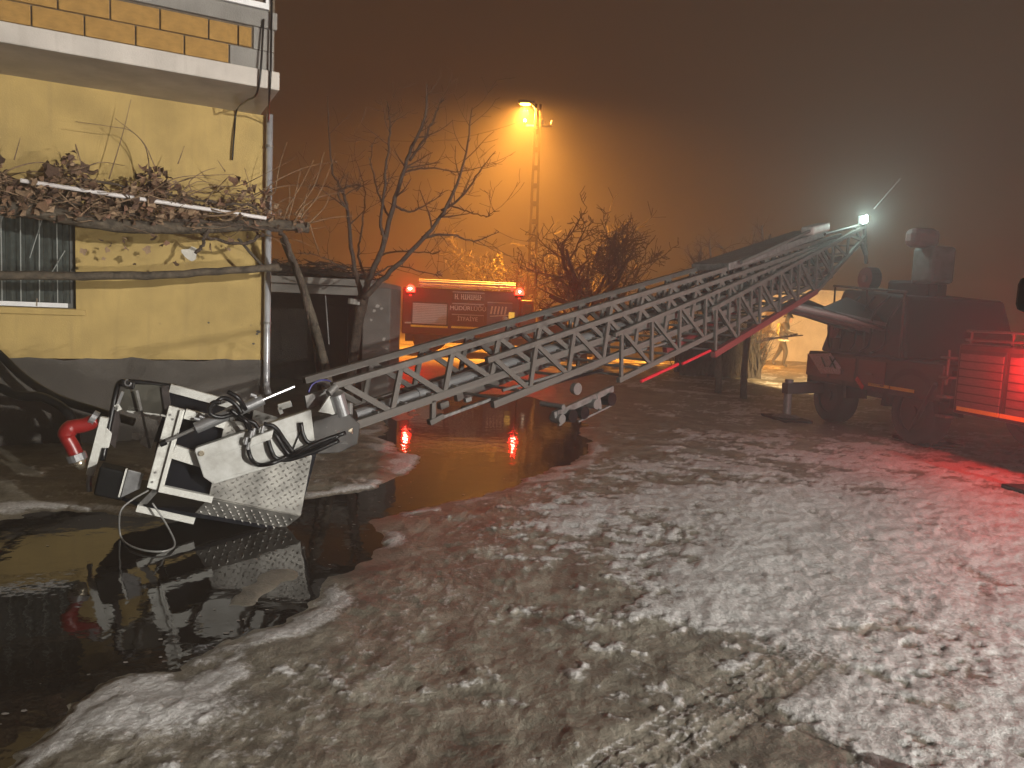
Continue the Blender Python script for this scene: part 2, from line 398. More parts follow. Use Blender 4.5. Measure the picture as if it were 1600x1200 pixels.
def ground_z(x, y):
    return float(ground_fields(np.array([[float(x)]]), np.array([[float(y)]]))[0][0, 0])

def build_ground():
    ys = np.concatenate([np.linspace(-7, 1.6, 14)[:-1], 1.6 * (130 / 1.6) ** (np.linspace(0, 1, 640) ** 1.25)])
    ts = np.linspace(-1, 1, 760); ts = np.sign(ts) * np.abs(ts) ** 1.12
    Yg = np.repeat(ys[:, None], ts.size, 1)
    half = np.clip(np.maximum(Yg, 1.5) * 0.95 + 1.0, 2.0, 125.0)
    half = np.where(Yg < 1.6, 14.0 + 0 * half, half) if False else half
    Xg = ts[None, :] * half
    Z, S, PD = ground_fields(Xg, Yg)
    nr, nc = Yg.shape
    co = np.stack([Xg, Yg, Z], -1).reshape(-1, 3).astype(np.float32)
    idx = np.arange(nr * nc).reshape(nr, nc)
    q = np.stack([idx[:-1, :-1], idx[:-1, 1:], idx[1:, 1:], idx[1:, :-1]], -1).reshape(-1, 4)
    me = bpy.data.meshes.new('ground')
    me.vertices.add(len(co)); me.vertices.foreach_set('co', co.ravel())
    me.loops.add(q.size); me.loops.foreach_set('vertex_index', q.ravel().astype(np.int32))
    me.polygons.add(len(q)); me.polygons.foreach_set('loop_start', np.arange(0, q.size, 4, dtype=np.int32))
    me.polygons.foreach_set('loop_total', np.full(len(q), 4, np.int32))
    me.update(calc_edges=True); me.validate()
    me.polygons.foreach_set('use_smooth', np.ones(len(q), bool))
    at_ = me.attributes.new('snow', 'FLOAT', 'POINT'); at_.data.foreach_set('value', S.ravel().astype(np.float32))
    at2 = me.attributes.new('shoredist', 'FLOAT', 'POINT'); at2.data.foreach_set('value', PD.ravel().astype(np.float32))
    o = link('ground', me); o['kind'] = 'structure'; o['label'] = 'slushy dirt yard with trampled patches of snow'
    m = bpy.data.materials.new('slush_and_snow'); m.use_nodes = True; me.materials.append(m)
    n = m.node_tree.nodes; l = m.node_tree.links; p = n['Principled BSDF']
    a = n.new('ShaderNodeAttribute'); a.attribute_name = 'snow'
    d = n.new('ShaderNodeAttribute'); d.attribute_name = 'shoredist'
    tc = n.new('ShaderNodeTexCoord')
    nz = n.new('ShaderNodeTexNoise'); nz.inputs['Scale'].default_value = 3.0; nz.inputs['Detail'].default_value = 9; nz.inputs['Roughness'].default_value = 0.68
    l.new(tc.outputs['Object'], nz.inputs['Vector'])
    nf = n.new('ShaderNodeTexNoise'); nf.inputs['Scale'].default_value = 38; nf.inputs['Detail'].default_value = 5; nf.inputs['Roughness'].default_value = 0.7
    l.new(tc.outputs['Object'], nf.inputs['Vector'])
    dr = n.new('ShaderNodeValToRGB')
    e = dr.color_ramp.elements; e[0].position = 0.30; e[0].color = (0.066, 0.058, 0.045, 1); e[1].position = 0.72; e[1].color = (0.300, 0.280, 0.230, 1)
    x_ = e.new(0.5); x_.color = (0.160, 0.144, 0.112, 1)
    l.new(nz.outputs['Fac'], dr.inputs['Fac'])
    sr = n.new('ShaderNodeValToRGB'); e = sr.color_ramp.elements
    e[0].position = 0.3; e[0].color = (0.27, 0.26, 0.245, 1); e[1].position = 0.7; e[1].color = (0.58, 0.577, 0.57, 1)
    l.new(nf.outputs['Fac'], sr.inputs['Fac'])
    # break the snow edge up with fine grain
    ma = n.new('ShaderNodeMath'); ma.operation = 'MULTIPLY_ADD'; ma.inputs[1].default_value = 1.1; ma.inputs[2].default_value = -0.55
    l.new(nf.outputs['Fac'], ma.inputs[0])
    mb = n.new('ShaderNodeMath'); mb.operation = 'ADD'; l.new(a.outputs['Fac'], mb.inputs[0]); l.new(ma.outputs[0], mb.inputs[1])
    mr = n.new('ShaderNodeMapRange'); mr.interpolation_type = 'SMOOTHSTEP'; mr.inputs['From Min'].default_value = 0.22; mr.inputs['From Max'].default_value = 0.85
    l.new(mb.outputs[0], mr.inputs['Value'])
    mx = n.new('ShaderNodeMix'); mx.data_type = 'RGBA'
    l.new(mr.outputs[0], mx.inputs['Factor']); l.new(dr.outputs[0], mx.inputs['A']); l.new(sr.outputs[0], mx.inputs['B'])
    l.new(mx.outputs['Result'], p.inputs['Base Color'])
    rr = n.new('ShaderNodeMapRange'); rr.inputs['To Min'].default_value = 0.30; rr.inputs['To Max'].default_value = 0.62
    l.new(nz.outputs['Fac'], rr.inputs['Value'])
    l.new(rr.outputs[0], p.inputs['Roughness'])
    bu = n.new('ShaderNodeBump'); bu.inputs['Strength'].default_value = 0.7; bu.inputs['Distance'].default_value = 0.02
    l.new(nf.outputs['Fac'], bu.inputs['Height']); l.new(bu.outputs[0], p.inputs['Normal'])
    # water
    P = [Vector((-9, 1.2, 0)), Vector((3.2, 1.2, 0)), Vector((3.2, 19, 0)), Vector((-9, 19, 0))]
    me = MB().add(P, [(0, 1, 2, 3)]).mesh('puddle', None)
    o = link('puddle', me); o['kind'] = 'structure'; o['label'] = 'still brown meltwater puddle under the rescue basket'
    m = bpy.data.materials.new('meltwater'); m.use_nodes = True; me.materials.append(m)
    n = m.node_tree.nodes; l = m.node_tree.links; p = n['Principled BSDF']
    p.inputs['Base Color'].default_value = (0.016, 0.011, 0.007, 1); p.inputs['Roughness'].default_value = 0.035; p.inputs['IOR'].default_value = 1.38
    tc = n.new('ShaderNodeTexCoord'); nz = n.new('ShaderNodeTexNoise'); nz.inputs['Scale'].default_value = 5.0; nz.inputs['Detail'].default_value = 3
    l.new(tc.outputs['Object'], nz.inputs['Vector'])
    bu = n.new('ShaderNodeBump'); bu.inputs['Strength'].default_value = 0.13; bu.inputs['Distance'].default_value = 0.02
    l.new(nz.outputs['Fac'], bu.inputs['Height']); l.new(bu.outputs[0], p.inputs['Normal'])
build_ground()
# thin flakes of slush drifting on the water
mb = MB(); rg = random.Random(5)
for k in range(420):
    a = rg.choice(PUDW); b = rg.choice(PUDW); p = a.lerp(b, rg.random() ** 1.6)
    if p.y < 2 or p.y > 12: continue
    q = float(pud_dist(np.array([[p.x]]), np.array([[p.y]]))[0, 0])
    if q > -.12 or q < -.9 + rg.random() * .6: continue
    r = rg.uniform(.004, .018); n_ = 7; an = rg.uniform(0, 6.28)
    mb.add([(p.x + r * rg.uniform(.6, 1.2) * math.cos(an + i * 6.283 / n_), p.y + .7 * r * rg.uniform(.6, 1.2) * math.sin(an + i * 6.283 / n_), .004) for i in range(n_)], [tuple(range(n_))])
o = mb.build('slush', mat('floating_slush', (.20, .185, .165), .7)); o['kind'] = 'stuff'; o['label'] = 'small flakes of slush floating on the puddle'

# ------------------------------------------------------------------ house
HC = at(411, 565, 9.5); HC.z = 0
HD = Vector((-0.883, -0.469, 0)).normalized(); HN = Vector((0.469, -0.883, 0)).normalized(); ZU = Vector((0, 0, 1))
def wp(px, py, off=0.0): return on_plane(px, py, HC + HN * off, HN)
def sz(px, py, off=0.0):
    p = wp(px, py, off); return (p - HC).dot(HD), p.z
def hw(s, z, off=0.0): return HC + HD * s + HN * off + ZU * z
def hbox(mb, s0, s1, z0, z1, o0, o1):
    return mb.box(hw((s0 + s1) / 2, (z0 + z1) / 2, (o0 + o1) / 2), abs(s1 - s0), abs(o1 - o0), abs(z1 - z0), HD, HN, ZU)

house = thing('house', 'yellow rendered house with grey plinth and bare block upper storey', 'house', HC)
ZS = wp(410, 180).z                      # soffit height
ZP = wp(300, 562).z                      # plinth top
wsR, wz0 = sz(119, 483)
wsL = wsR + 1.55; wz1 = wz0 + 1.32
S1 = 7.0
d = ray(0, 65); Pt = CAM + d * ((ZS - CAMH) / d.z); OV = (Pt - HC).dot(HN)      # overhang from the soffit's outer edge
# wall in four strips round the window opening
mb = MB()
hbox(mb, 0, wsR, ZP, ZS, -0.25, 0); hbox(mb, wsL, S1, ZP, ZS, -0.25, 0)
hbox(mb, wsR, wsL, ZP, wz0, -0.25, 0); hbox(mb, wsR, wsL, wz1, ZS, -0.25, 0)
mb.build('wall', m_yellow, house)
mb = MB(); mb.box(hw(0.13, ZS / 2, -3.26), 0.26, 6.0, ZS, HD, HN, ZU); mb.build('side_wall', m_yellow, house)
# plinth with a slightly wavy painted line
mb = MB(); n_ = 60; pts = []
for i in range(n_ + 1):
    s = -0.012 + (S1 + 0.012) * i / n_; z = ZP + 0.012 * math.sin(s * 5.1) + 0.010 * math.sin(s * 13 + 1) + random.uniform(-.006, .006)
    pts.append((s, z))
vv = [hw(s, z, 0.018) for s, z in pts] + [hw(s, -0.3, 0.018) for s, z in pts] + [hw(s, z, -0.1) for s, z in pts]
ff = [(i, i + 1, n_ + 2 + i, n_ + 1 + i) for i in range(n_)] + [(2 * n_ + 2 + i, 2 * n_ + 3 + i, i + 1, i) for i in range(n_)]
mb.add(vv, ff); mb.add([hw(-0.012, ZP, 0.018), hw(-0.012, ZP, -6.2), hw(-0.012, -0.3, -6.2), hw(-0.012, -0.3, 0.018)], [(0, 1, 2, 3)])
mb.build('plinth', m_plinth, house)
# slab
s_r = sz(437, 128, OV)[0]
z_top = wp(437, 113, OV).z
mb = MB(); hbox(mb, s_r, S1, ZS, z_top, -6.0, OV); mb.build('balcony_slab', m_slab, house, bevel=0.012)
# upper storey: blocks one by one
o_f = OV - 0.03
zj = wp(132, 23, o_f).z; CH = zj - z_top
mb = MB(); hbox(mb, s_r + 0.05, S1, z_top, z_top + 2.9, o_f - 0.22, o_f - 0.035); mb.build('block_backing', m_mortar, house)
low = [358, 288, 212, 132, 49, -34, -120]; upp = [394, 372, 326, 250, 172, 90, 5, -80]
def course(joints, z0, z1, ymid):
    for a, b in zip(joints[:-1], joints[1:]):
        sa = sz(a, ymid(a), o_f)[0] + 0.008; sb = sz(b, ymid(b), o_f)[0] - 0.008
        me = unit_box(m_block); mw = Matrix.Identity(4); c = hw((sa + sb) / 2, (z0 + z1) / 2, o_f - 0.10 + random.uniform(-.006, .006))
        for i in range(3): mw[i][0] = HD[i] * (sb - sa); mw[i][1] = HN[i] * 0.20; mw[i][2] = ZU[i] * (z1 - z0 - 0.014); mw[i][3] = c[i]
        o = link('brick', me, house, mw)
        bv = o.modifiers.new('bevel', 'BEVEL'); bv.width = 0.02; bv.segments = 1
course(low, z_top + 0.005, zj, lambda x: 25 + 0.2 * x)
course(upp, zj, zj + CH, lambda x: -12 + 0.2 * x)
s_g = sz(358, 96, o_f)[0]
mb = MB(); hbox(mb, s_r + 0.06, s_g - 0.008, z_top + 0.003, zj - 0.005, o_f - 0.2, o_f - 0.012)
hbox(mb, s_r + 0.06, sz(395, 60, o_f)[0] - 0.008, zj - 0.003, zj + CH + 0.02, o_f - 0.2, o_f - 0.006); mb.build('corner_column', m_conc, house, bevel=0.008)
zb = zj + CH
mb = MB(); hbox(mb, s_r + 0.03, S1, zb + 0.022, zb + 0.20, o_f - 0.2, o_f + 0.015); mb.build('sill_beam', m_conc, house, bevel=0.01)
uw = MB(); hbox(uw, s_r + 0.12, s_r + 1.75, zb + 0.21, zb + 0.27, o_f - 0.12, o_f + 0.035); hbox(uw, s_r + 0.10, s_r + 0.155, zb + 0.272, zb + 1.4, o_f - 0.1, o_f + 0.03)
hbox(uw, s_r + 0.86, s_r + 0.92, zb + 0.272, zb + 1.4, o_f - 0.1, o_f + 0.02)
wf = uw.build('window', m_white, house)
mb = MB(); hbox(mb, s_r + 0.156, s_r + 1.75, zb + 0.272, zb + 1.4, o_f - 0.06, o_f - 0.05); mb.build('pane', m_glass, wf)
# ground-floor window: recess, pane, curtain, sill, bars
mb = MB()
hbox(mb, wsR + 0.003, wsR + 0.06, wz0 + 0.06, wz1 - 0.06, -0.16, -0.10); hbox(mb, wsL - 0.06, wsL - 0.003, wz0 + 0.06, wz1 - 0.06, -0.16, -0.10)
hbox(mb, wsR + 0.003, wsL - 0.003, wz0 + 0.003, wz0 + 0.06, -0.16, -0.10); hbox(mb, wsR + 0.003, wsL - 0.003, wz1 - 0.06, wz1 - 0.003, -0.16, -0.10)
hbox(mb, wsR + 0.75, wsR + 0.81, wz0 + 0.06, wz1 - 0.06, -0.155, -0.105)
gw = mb.build('window', mat('dark_window_frame', (0.05, 0.055, 0.05), 0.5), house)
mb = MB(); hbox(mb, wsR + 0.06, wsL - 0.06, wz0 + 0.06, wz1 - 0.06, -0.150, -0.140); mb.build('pane', m_glass, gw)
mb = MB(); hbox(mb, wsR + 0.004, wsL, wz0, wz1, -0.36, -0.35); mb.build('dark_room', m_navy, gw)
# net curtain with folds behind the bars
cv = []; cf = []; N_ = 90
for i in range(N_ + 1):
    s = wsR + 0.07 + (wsL - wsR - 0.14) * i / N_; oo = -0.127 + 0.012 * math.sin(i * 1.1) + 0.006 * math.sin(i * 2.7)
    cv += [hw(s, wz0 + 0.065, oo), hw(s, wz1 - 0.07, oo)]
    if i: cf.append((2 * i - 2, 2 * i, 2 * i + 1, 2 * i - 1))
MB().add(cv, cf).build('curtain', m_curtain, gw, True)
mb = MB(); hbox(mb, wsR - 0.10, wsL + 0.1, wz0 - 0.075, wz0 - 0.004, -0.1, 0.05); mb.build('window_sill', m_yellow, house, bevel=0.008)
gr = MB(); hbox(gr, wsR + 0.08, wsL, wz0 + 0.012, wz0 + 0.062, 0.01, 0.03); grille = gr.build('grille_rail', m_white, house)
m_bar = mat('painted_grille_bar', (0.33, 0.35, 0.33), 0.5)
for i in range(8):
    s = wsR + 0.18 + i * 0.175
    rod('bar', hw(s, wz0 + 0.06, 0.02), hw(s - 0.01 + random.uniform(-.01, .01), wz1 - 0.05, 0.02), 0.006, m_bar, grille, 8)
for i, (a, b, c, e) in enumerate(((0.28, 0.55, 0.46, 1.05), (0.62, 0.6, 0.80, 1.15), (0.10, 0.35, 0.26, 0.66), (0.98, 0.5, 1.16, 1.1))):
    rod('bar', hw(wsR + a + .16, wz0 + b, 0.022), hw(wsR + c - 0.16, wz0 + e, 0.022), 0.005, m_bar, grille, 8)
rod('handle', wp(57, 478, .03), wp(58, 466, .03), 0.008, m_brass, grille, 8)
# pale patch on wall, pits
mb = MB(); c = wp(297, 396, 0.0); pts = []
for i in range(18):
    a = i / 18 * 6.283; r = 0.085 * (1 + 0.25 * math.sin(3 * a + 1) + random.uniform(-.12, .12)); pts.append(c + HD * (r * 1.0 * math.cos(a)) + ZU * (r * 0.95 * math.sin(a)) + HN * 0.002)
mb.plate(pts, 0.003, HN); o = mb.build('filler_patch', mat('white_filler', (0.55, 0.53, 0.47), 0.9, var=0.1, bump=0.4), house); o['label'] = 'pale filler patch on the yellow wall'
mb = MB()
for px, py, r in ((326, 504, .018), (250, 506, .008), (396, 537, .022), (404, 518, .03), (378, 508, .006), (402, 522, .02), (392, 508, .008)):
    c = wp(px, py, 0.0); pts = [c + HD * (r * math.cos(i * .9) * random.uniform(.7, 1.2)) + ZU * (r * math.sin(i * .9) * random.uniform(.5, .9)) + HN * 0.002 for i in range(7)]
    mb.plate(pts, 0.001, HN)
mb.build('chipped_render', m_plinth, house)
# downpipe: shining pipe from the slab to a shoe above the plinth
zbot = wp(413, 606, .09).z
pp = MB(); pp.tube([hw(-.03, ZS - 0.003, .09), hw(-.03, zbot + .1, .09), hw(-.03, zbot + .02, .10), hw(-.035, zbot - .06, .19)], .042, 14)
dp = pp.build('downpipe', m_chrome, house, True)
pp = MB(); pp.tube([wp(425, -40, OV + .03), wp(423, 110, OV + .035), wp(421, 146, OV + .02), wp(420, 168, OV * .5), wp(419, 190, .15)], .012, 6); pp.build('pipe_cable', m_black, dp, True)
for z in (1.5, 2.6, 3.7):
    pp = MB(); pp.tube([hw(-.03, z, .09), hw(-.03, z + .03, .09)], .05, 14); pp.build('bracket', m_alud, dp)
cab = MB(); cab.tube(spline([wp(412, 30, OV + .02), wp(404, 137, OV + .015), wp(385, 158, OV * .6), wp(370, 172, 0.07), wp(366, 210, 0.06), wp(363, 250, 0.06)], 6), .011, 6); cab.build('cable_shadow', m_black, house, True)  # black tube laid along the shadow cast by the pipe cable

# ------------------------------------------------------------------ pergola over the window
pg_off = 0.85
pergola = thing('pergola', 'rough pole pergola carrying a dry grape vine along the yellow wall', 'pergola', wp(300, 700, pg_off) * 1.0)
def wob(p, q, n, r0, r1, amp):
    pts = []; rr = []
    for i in range(n + 1):
        t = i / n; pts.append(Vector(p).lerp(Vector(q), t) + Vector((random.uniform(-amp, amp), random.uniform(-amp, amp), random.uniform(-amp, amp)))); rr.append(r0 + (r1 - r0) * t + random.uniform(-.003, .003))
    return pts, rr
def pole(name, pix, off, r0, r1, m=m_wood, parent=pergola, amp=0.006):
    P = [wp(x, y, off + do) for x, y, do in pix]; P = spline(P, 5)
    rr = [r0 + (r1 - r0) * i / (len(P) - 1) + random.uniform(-.002, .002) for i in range(len(P))]
    mb = MB().tube([p + Vector((0, 0, random.uniform(-amp, amp))) for p in P], rr, 8); return mb.build(name, m, parent, True)
pole('beam', [(-260, 296, 0), (-60, 318, 0), (60, 330, 0), (180, 352, 0), (300, 356, 0), (420, 350, 0), (482, 356, 0)], pg_off, .085, .060)
pole('beam', [(-260, 438, .05), (0, 430, .05), (130, 431, .05), (250, 430, .05), (340, 424, .05), (436, 418, .05)], pg_off, .048, .040)
rod('white_tube', wp(32, 282, pg_off + .12), wp(416, 341, pg_off + .12), .022, mat('white_painted_tube', (0.72, 0.68, 0.66), 0.5), pergola, 10)
pole('post', [(442, 372, .0), (470, 440, .05), (498, 530, .1), (516, 610, .12), (524, 690, .12)], pg_off, .045, .055)
pole('brace', [(440, 420, .0), (414, 418, .02), (372, 372, .05)], pg_off - .2, .022, .018)
pole('post', [(-300, 296, 0), (-302, 520, 0), (-304, 760, 0)], pg_off, .055, .06)

# ------------------------------------------------------------------ grape vine
vine = thing('grape_vine', 'dry grape vine with curled brown leaves on the pole pergola', 'vine', wp(470, 690, pg_off))
mb = MB()
for k in range(85):            # canes running through the mass
    x0 = random.uniform(-40, 400); y0 = 300 + .1 * x0 + random.uniform(-30, 26); L = random.uniform(60, 190); a = random.uniform(-.35, .35)
    P = [wp(x0 + L * t, y0 + L * t * a + random.uniform(-12, 12), pg_off + random.uniform(-.35, .3)) for t in (0, .25, .5, .75, 1)]
    P = spline(P, 4); r = random.uniform(.004, .010); mb.tube(P, [r * (1 - .7 * i / (len(P) - 1)) for i in range(len(P))], 5)
for pix, off in (([(170, 280), (190, 215), (205, 155)], .5), ([(235, 282), (228, 232), (205, 205), (175, 198), (118, 190)], .45), ([(242, 260), (222, 220), (180, 185)], .55),
                 ([(128, 260), (118, 225), (122, 250)], .5), ([(278, 256), (288, 228)], .7), ([(352, 268), (340, 250)], .6), ([(400, 320), (382, 262)], .6), ([(22, 250), (32, 215)], .6),
                 ([(430, 300), (436, 262), (448, 222)], .8), ([(470, 345), (480, 300), (496, 268)], .9), ([(458, 350), (476, 322), (506, 306), (540, 300)], .9), ([(480, 352), (508, 322), (516, 296)], .85),
                 ([(486, 348), (520, 340), (552, 338)], .85), ([(450, 345), (462, 300), (470, 262)], .8), ([(440, 350), (452, 318), (452, 290)], .8), ([(484, 350), (492, 376), (500, 394)], .85),
                 ([(470, 340), (500, 300), (524, 240)], .95), ([(460, 336), (492, 288), (506, 238)], .95), ([(446, 330), (470, 290), (490, 250)], .8), ([(300, 300), (296, 284), (318, 268), (338, 262)], .7)):
    P = spline([wp(x, y, off + random.uniform(-.05, .05)) for x, y in pix], 5); mb.tube(P, [.007 * (1 - .6 * i / (len(P) - 1)) for i in range(len(P))], 5)
mb.build('cane', m_twig, vine, True)
mb = MB()
for pix, r in (([(510, 700), (500, 600), (478, 470), (452, 392), (438, 360)], .03), ([(438, 360), (380, 352), (300, 345), (200, 335), (80, 312), (-60, 300)], .022), ([(436, 362), (410, 350), (396, 322), (330, 316), (240, 300), (120, 280)], .014),
               ([(300, 350), (330, 372), (380, 380), (412, 366)], .02), ([(330, 346), (318, 380), (306, 396)], .02)):
    P = spline([wp(x, y, pg_off + random.uniform(-.12, .12)) for x, y in pix], 6); mb.tube([p + Vector((random.uniform(-.015, .015), 0, random.uniform(-.015, .015))) for p in P], [r * random.uniform(.8, 1.15) for _ in P], 7)
mb.build('stem', m_bark, vine, True)
leaf_meshes = []
for k in range(10):             # curled, lobed dry leaves
    mb = MB(); n_ = 9; vs_ = [Vector((0, 0, 0))]; curl = random.uniform(.5, 1.4)
    for i in range(n_):
        a = i / n_ * 6.283; r = (1.0 if i % 2 == 0 else .62) * random.uniform(.75, 1.1)
        x, y = r * math.cos(a), r * math.sin(a); vs_.append(Vector((x * (1 - .25 * curl * abs(x)), y, -curl * .45 * x * x + .35 * y * y * (curl - .8) + random.uniform(-.12, .12))))
    mb.add(vs_, [(0, 1 + i, 1 + (i + 1) % n_) for i in range(n_)])
    leaf_meshes.append(mb.mesh('dry_leaf', LEAFM[k % 4], True))
def put_leaf(p, size):
    q = Quaternion((random.gauss(0, 1), random.gauss(0, 1), random.gauss(0, 1), random.gauss(0, 1))).normalized()
    mw = Matrix.Translation(p) @ q.to_matrix().to_4x4() @ Matrix.Diagonal((size, size * random.uniform(.6, 1), size, 1))
    link('leaf', random.choice(leaf_meshes), vine, mw)
for k in range(250):
    x = random.uniform(-30, 300) if random.random() < .86 else random.uniform(290, 425)
    t = random.betavariate(1.5, 1.3); y = (246 + .12 * x + 30 * math.sin(x * .045)) * (1 - t) + (332 + .07 * x) * t
    put_leaf(wp(x, y, pg_off + random.uniform(-.30, .20)), random.uniform(.06, .105))
for (x, y) in ((160, 372), (166, 388), (162, 402), (176, 384), (196, 378), (198, 390), (194, 372), (240, 376), (250, 384), (258, 378), (246, 366), (232, 388), (208, 410), (276, 414), (330, 386), (352, 384), (356, 392), (362, 378), (388, 372), (406, 366), (404, 372), (236, 370), (132, 392), (84, 346), (10, 330)):
    put_leaf(wp(x + random.uniform(-3, 3), y + random.uniform(-3, 3), pg_off + random.uniform(-.1, .1)), random.uniform(.035, .07))

mb_ = [MB() for _ in range(4)]
for k in range(1500):          # the mass of small curled leaves between the large ones
    x = random.uniform(-40, 310) if random.random() < .86 else random.uniform(290, 480)
    t = random.betavariate(1.4, 1.2); y = (256 + .12 * x + 26 * math.sin(x * .045)) * (1 - t) + (336 + .06 * x) * t
    p = wp(x, y, pg_off + random.uniform(-.42, .16)); sz_ = random.uniform(.025, .055)
    a = Vector((random.gauss(0, 1), random.gauss(0, 1), random.gauss(0, 1))).normalized(); b_ = a.orthogonal().normalized(); c_ = a.cross(b_)
    mb_[k % 4].add([p - b_ * sz_, p + c_ * sz_ * .7 + a * sz_ * .4, p + b_ * sz_, p - c_ * sz_ * .7 + a * sz_ * .3], [(0, 1, 2), (0, 2, 3)])
for k in range(4): mb_[k].build('leaf_mass', LEAFM[k], vine)['kind'] = 'stuff'

# ------------------------------------------------------------------ ladder
LD = ray(2077, 140)                                   # axis of the extended ladder
LH = Vector((LD.x, LD.y, 0)).normalized()
LNrm = Vector((LH.y, -LH.x, 0)); LNrm = LNrm if LNrm.y < 0 else -LNrm      # towards the camera
LUP = LNrm.cross(LD); LUP = LUP if LUP.z > 0 else -LUP
LT = at(533, 606, 6.2)                                # near top chord, tip end
ladder = thing('aerial_ladder', 'grey lattice turntable ladder lowered from the truck to the flooded yard', 'ladder', on_z(560, 760))
def lp(t, h, off=0.0): return LT + LD * t + LUP * h - LNrm * off
RISE = (0.0, .016, .05, .100)       # each outer section stands a little steeper than the one inside it
TEND = 10.9
SEC = [  # start t, end t, top offset, height, near offset, width, chord
    (0.0, 10.2, 0.0, 0.40, .15, .50, .060), (1.72, 9.9, -.19, .47, .10, .60, .060), (3.70, 9.6, -.36, .56, .05, .70, .052), (5.72, 10.9, -.45, .63, .0, .80, .060)]
_lp0 = lp
m_redch = mat('red_lit_chord', (0.16, 0.03, 0.03), 0.45, var=0.2)  # red beacon light on the lower chord put into its colour
for k, (t0, t1, top, h, no, wd, ch) in enumerate(SEC):
    def lp(t, hh, off=0.0, k=k, t0=t0, top=top):
        g = RISE[k] * (t - t0)
        if k == 3 and hh < top - .3 and t > 8.9: g += (t - 8.9) * .225      # the heel of the base section is cut off at a slope
        return _lp0(t, hh + g, off)
    sec = MB().beam(lp(t0, top, no), lp(t1, top, no), ch, ch, LUP).build('ladder_section', m_alu, ladder, bevel=.006)
    sec['label'] = ['innermost ladder section at the basket end', 'second ladder section', 'third ladder section', 'outermost ladder section with lower chord coloured as red-lit at the turntable'][k]
    bar('chord', lp(t0, top, no + wd), lp(t1, top, no + wd), ch, ch, m_alu, sec, LUP)
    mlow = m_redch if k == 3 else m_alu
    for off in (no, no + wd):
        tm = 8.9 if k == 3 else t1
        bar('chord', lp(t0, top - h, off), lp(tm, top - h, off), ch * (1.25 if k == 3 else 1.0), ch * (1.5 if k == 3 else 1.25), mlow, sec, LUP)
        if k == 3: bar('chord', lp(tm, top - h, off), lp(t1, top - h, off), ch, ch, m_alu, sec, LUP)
    P = .62; n_ = int((t1 - t0) / P)
    for off in (no, no + wd):
        for i in range(n_):
            a = t0 + .12 + i * P
            if k < 2:
                bar('brace', lp(a, top - ch * .4, off), lp(a + .40, top - h + ch * .4, off), .030, .052, m_alu, sec, LUP)
                bar('brace', lp(a + .44, top - h + ch * .4, off), lp(a + .60, top - ch * .4, off), .030, .052, m_alu, sec, LUP)
            else:
                bar('brace', lp(a - .06, top - h + ch * .4, off), lp(a + .02, top - ch * .4, off), .032, .044, m_alu, sec, LUP)
                bar('brace', lp(a + .06, top - ch * .4, off), lp(a + .52, top - h + ch * .4, off), .030, .046, m_alu, sec, LUP)
    for i in range(int((t1 - t0) / .31)):
        a = t0 + .1 + i * .31
        rod('rung', lp(a, top - h + .03, no), lp(a, top - h + .03, no + wd), .016, m_alud, sec, 8)
lp = _lp0
# telescopic water pipe, cylinders, rollers, brackets
rod('water_pipe', lp(.25, -.36, .30), lp(2.1, -.36, .30), .050, m_silver, ladder, 16)
rod('water_pipe', lp(.95, -.36, .30), lp(4.4, -.36, .30), .066, m_silver, ladder, 16)
rod('water_pipe', lp(3.3, -.40, .30), lp(7.2, -.40, .30), .080, m_alud, ladder, 16)
rod('pulley', lp(3.05, -.86, .12), lp(3.05, -.86, .18), .07, m_alud, ladder, 16)
rod('hydraulic_hose', lp(1.4, -.62, .2), lp(3.6, -.78, .2), .018, m_black, ladder, 8)
rod('hydraulic_hose', lp(1.9, -.56, .12), lp(5.2, -.74, .12), .016, m_alud, ladder, 8)
mb = MB(); mb.beam(lp(1.02, -.42, .14), lp(.98, -.60, .14), .04, .05, LD); mb.beam(lp(.93, -.62, .14), lp(1.1, -.60, .14), .06, .05); mb.build('bracket', m_alu, ladder)
mb = MB(); mb.beam(lp(1.06, -.62, .16), lp(1.75, -.62, .16), .03, .03); mb.build('guide_rail', m_alud, ladder)
for (t, h, r, L) in ((2.62, -1.08, .055, .10), (2.80, -1.10, .075, .14), (3.0, -1.12, .075, .12), (3.22, -1.08, .06, .12), (3.5, -1.10, .08, .1), (2.66, -.95, .03, .3)):
    rod('roller', lp(t, h, .0), lp(t, h, L + .05), r, m_black if r > .07 else m_alud, ladder, 16)
mb = MB(); mb.beam(lp(2.55, -1.02, .07), lp(3.6, -1.0, .07), .05, .07); mb.beam(lp(2.62, -.98, .05), lp(2.62, -1.16, .05), .03, .05, LD); mb.beam(lp(3.3, -.98, .05), lp(3.32, -1.2, .05), .03, .05, LD)
mb.beam(lp(2.9, -1.2, .03), lp(3.5, -1.18, .03), .02, .02); mb.build('roller_carriage', m_alud, ladder)
for (t, h, s) in ((1.35, -.60, .07), (1.55, -.58, .05), (2.35, -.55, .06), (2.15, -.35, .05), (4.2, -.62, .08), (5.0, -.7, .09), (5.4, -.45, .07), (6.2, -.55, .1), (6.9, -.6, .12), (7.6, -.5, .1), (8.4, -.6, .14), (9.0, -.5, .12)):
    mb = MB().box(lp(t, h, .2 + random.uniform(-.1, .3)), s * 1.6, s, s, LD, LNrm, LUP); mb.build('valve_block', random.choice((m_alud, m_silver, m_alu)), ladder, bevel=.008)
rod('reflector_tube', lp(4.05, -1.02, -.02), lp(4.85, -1.0, -.02), .022, glow('lit_red_tube', (1.0, .03, .05), .25) if False else mat('red_reflector', (0.55, 0.02, 0.035), 0.25), ladder, 8)
rod('reflector_tube', lp(4.95, -1.02, -.02), lp(5.62, -1.0, -.02), .020, MATS['red_reflector'], ladder, 8)
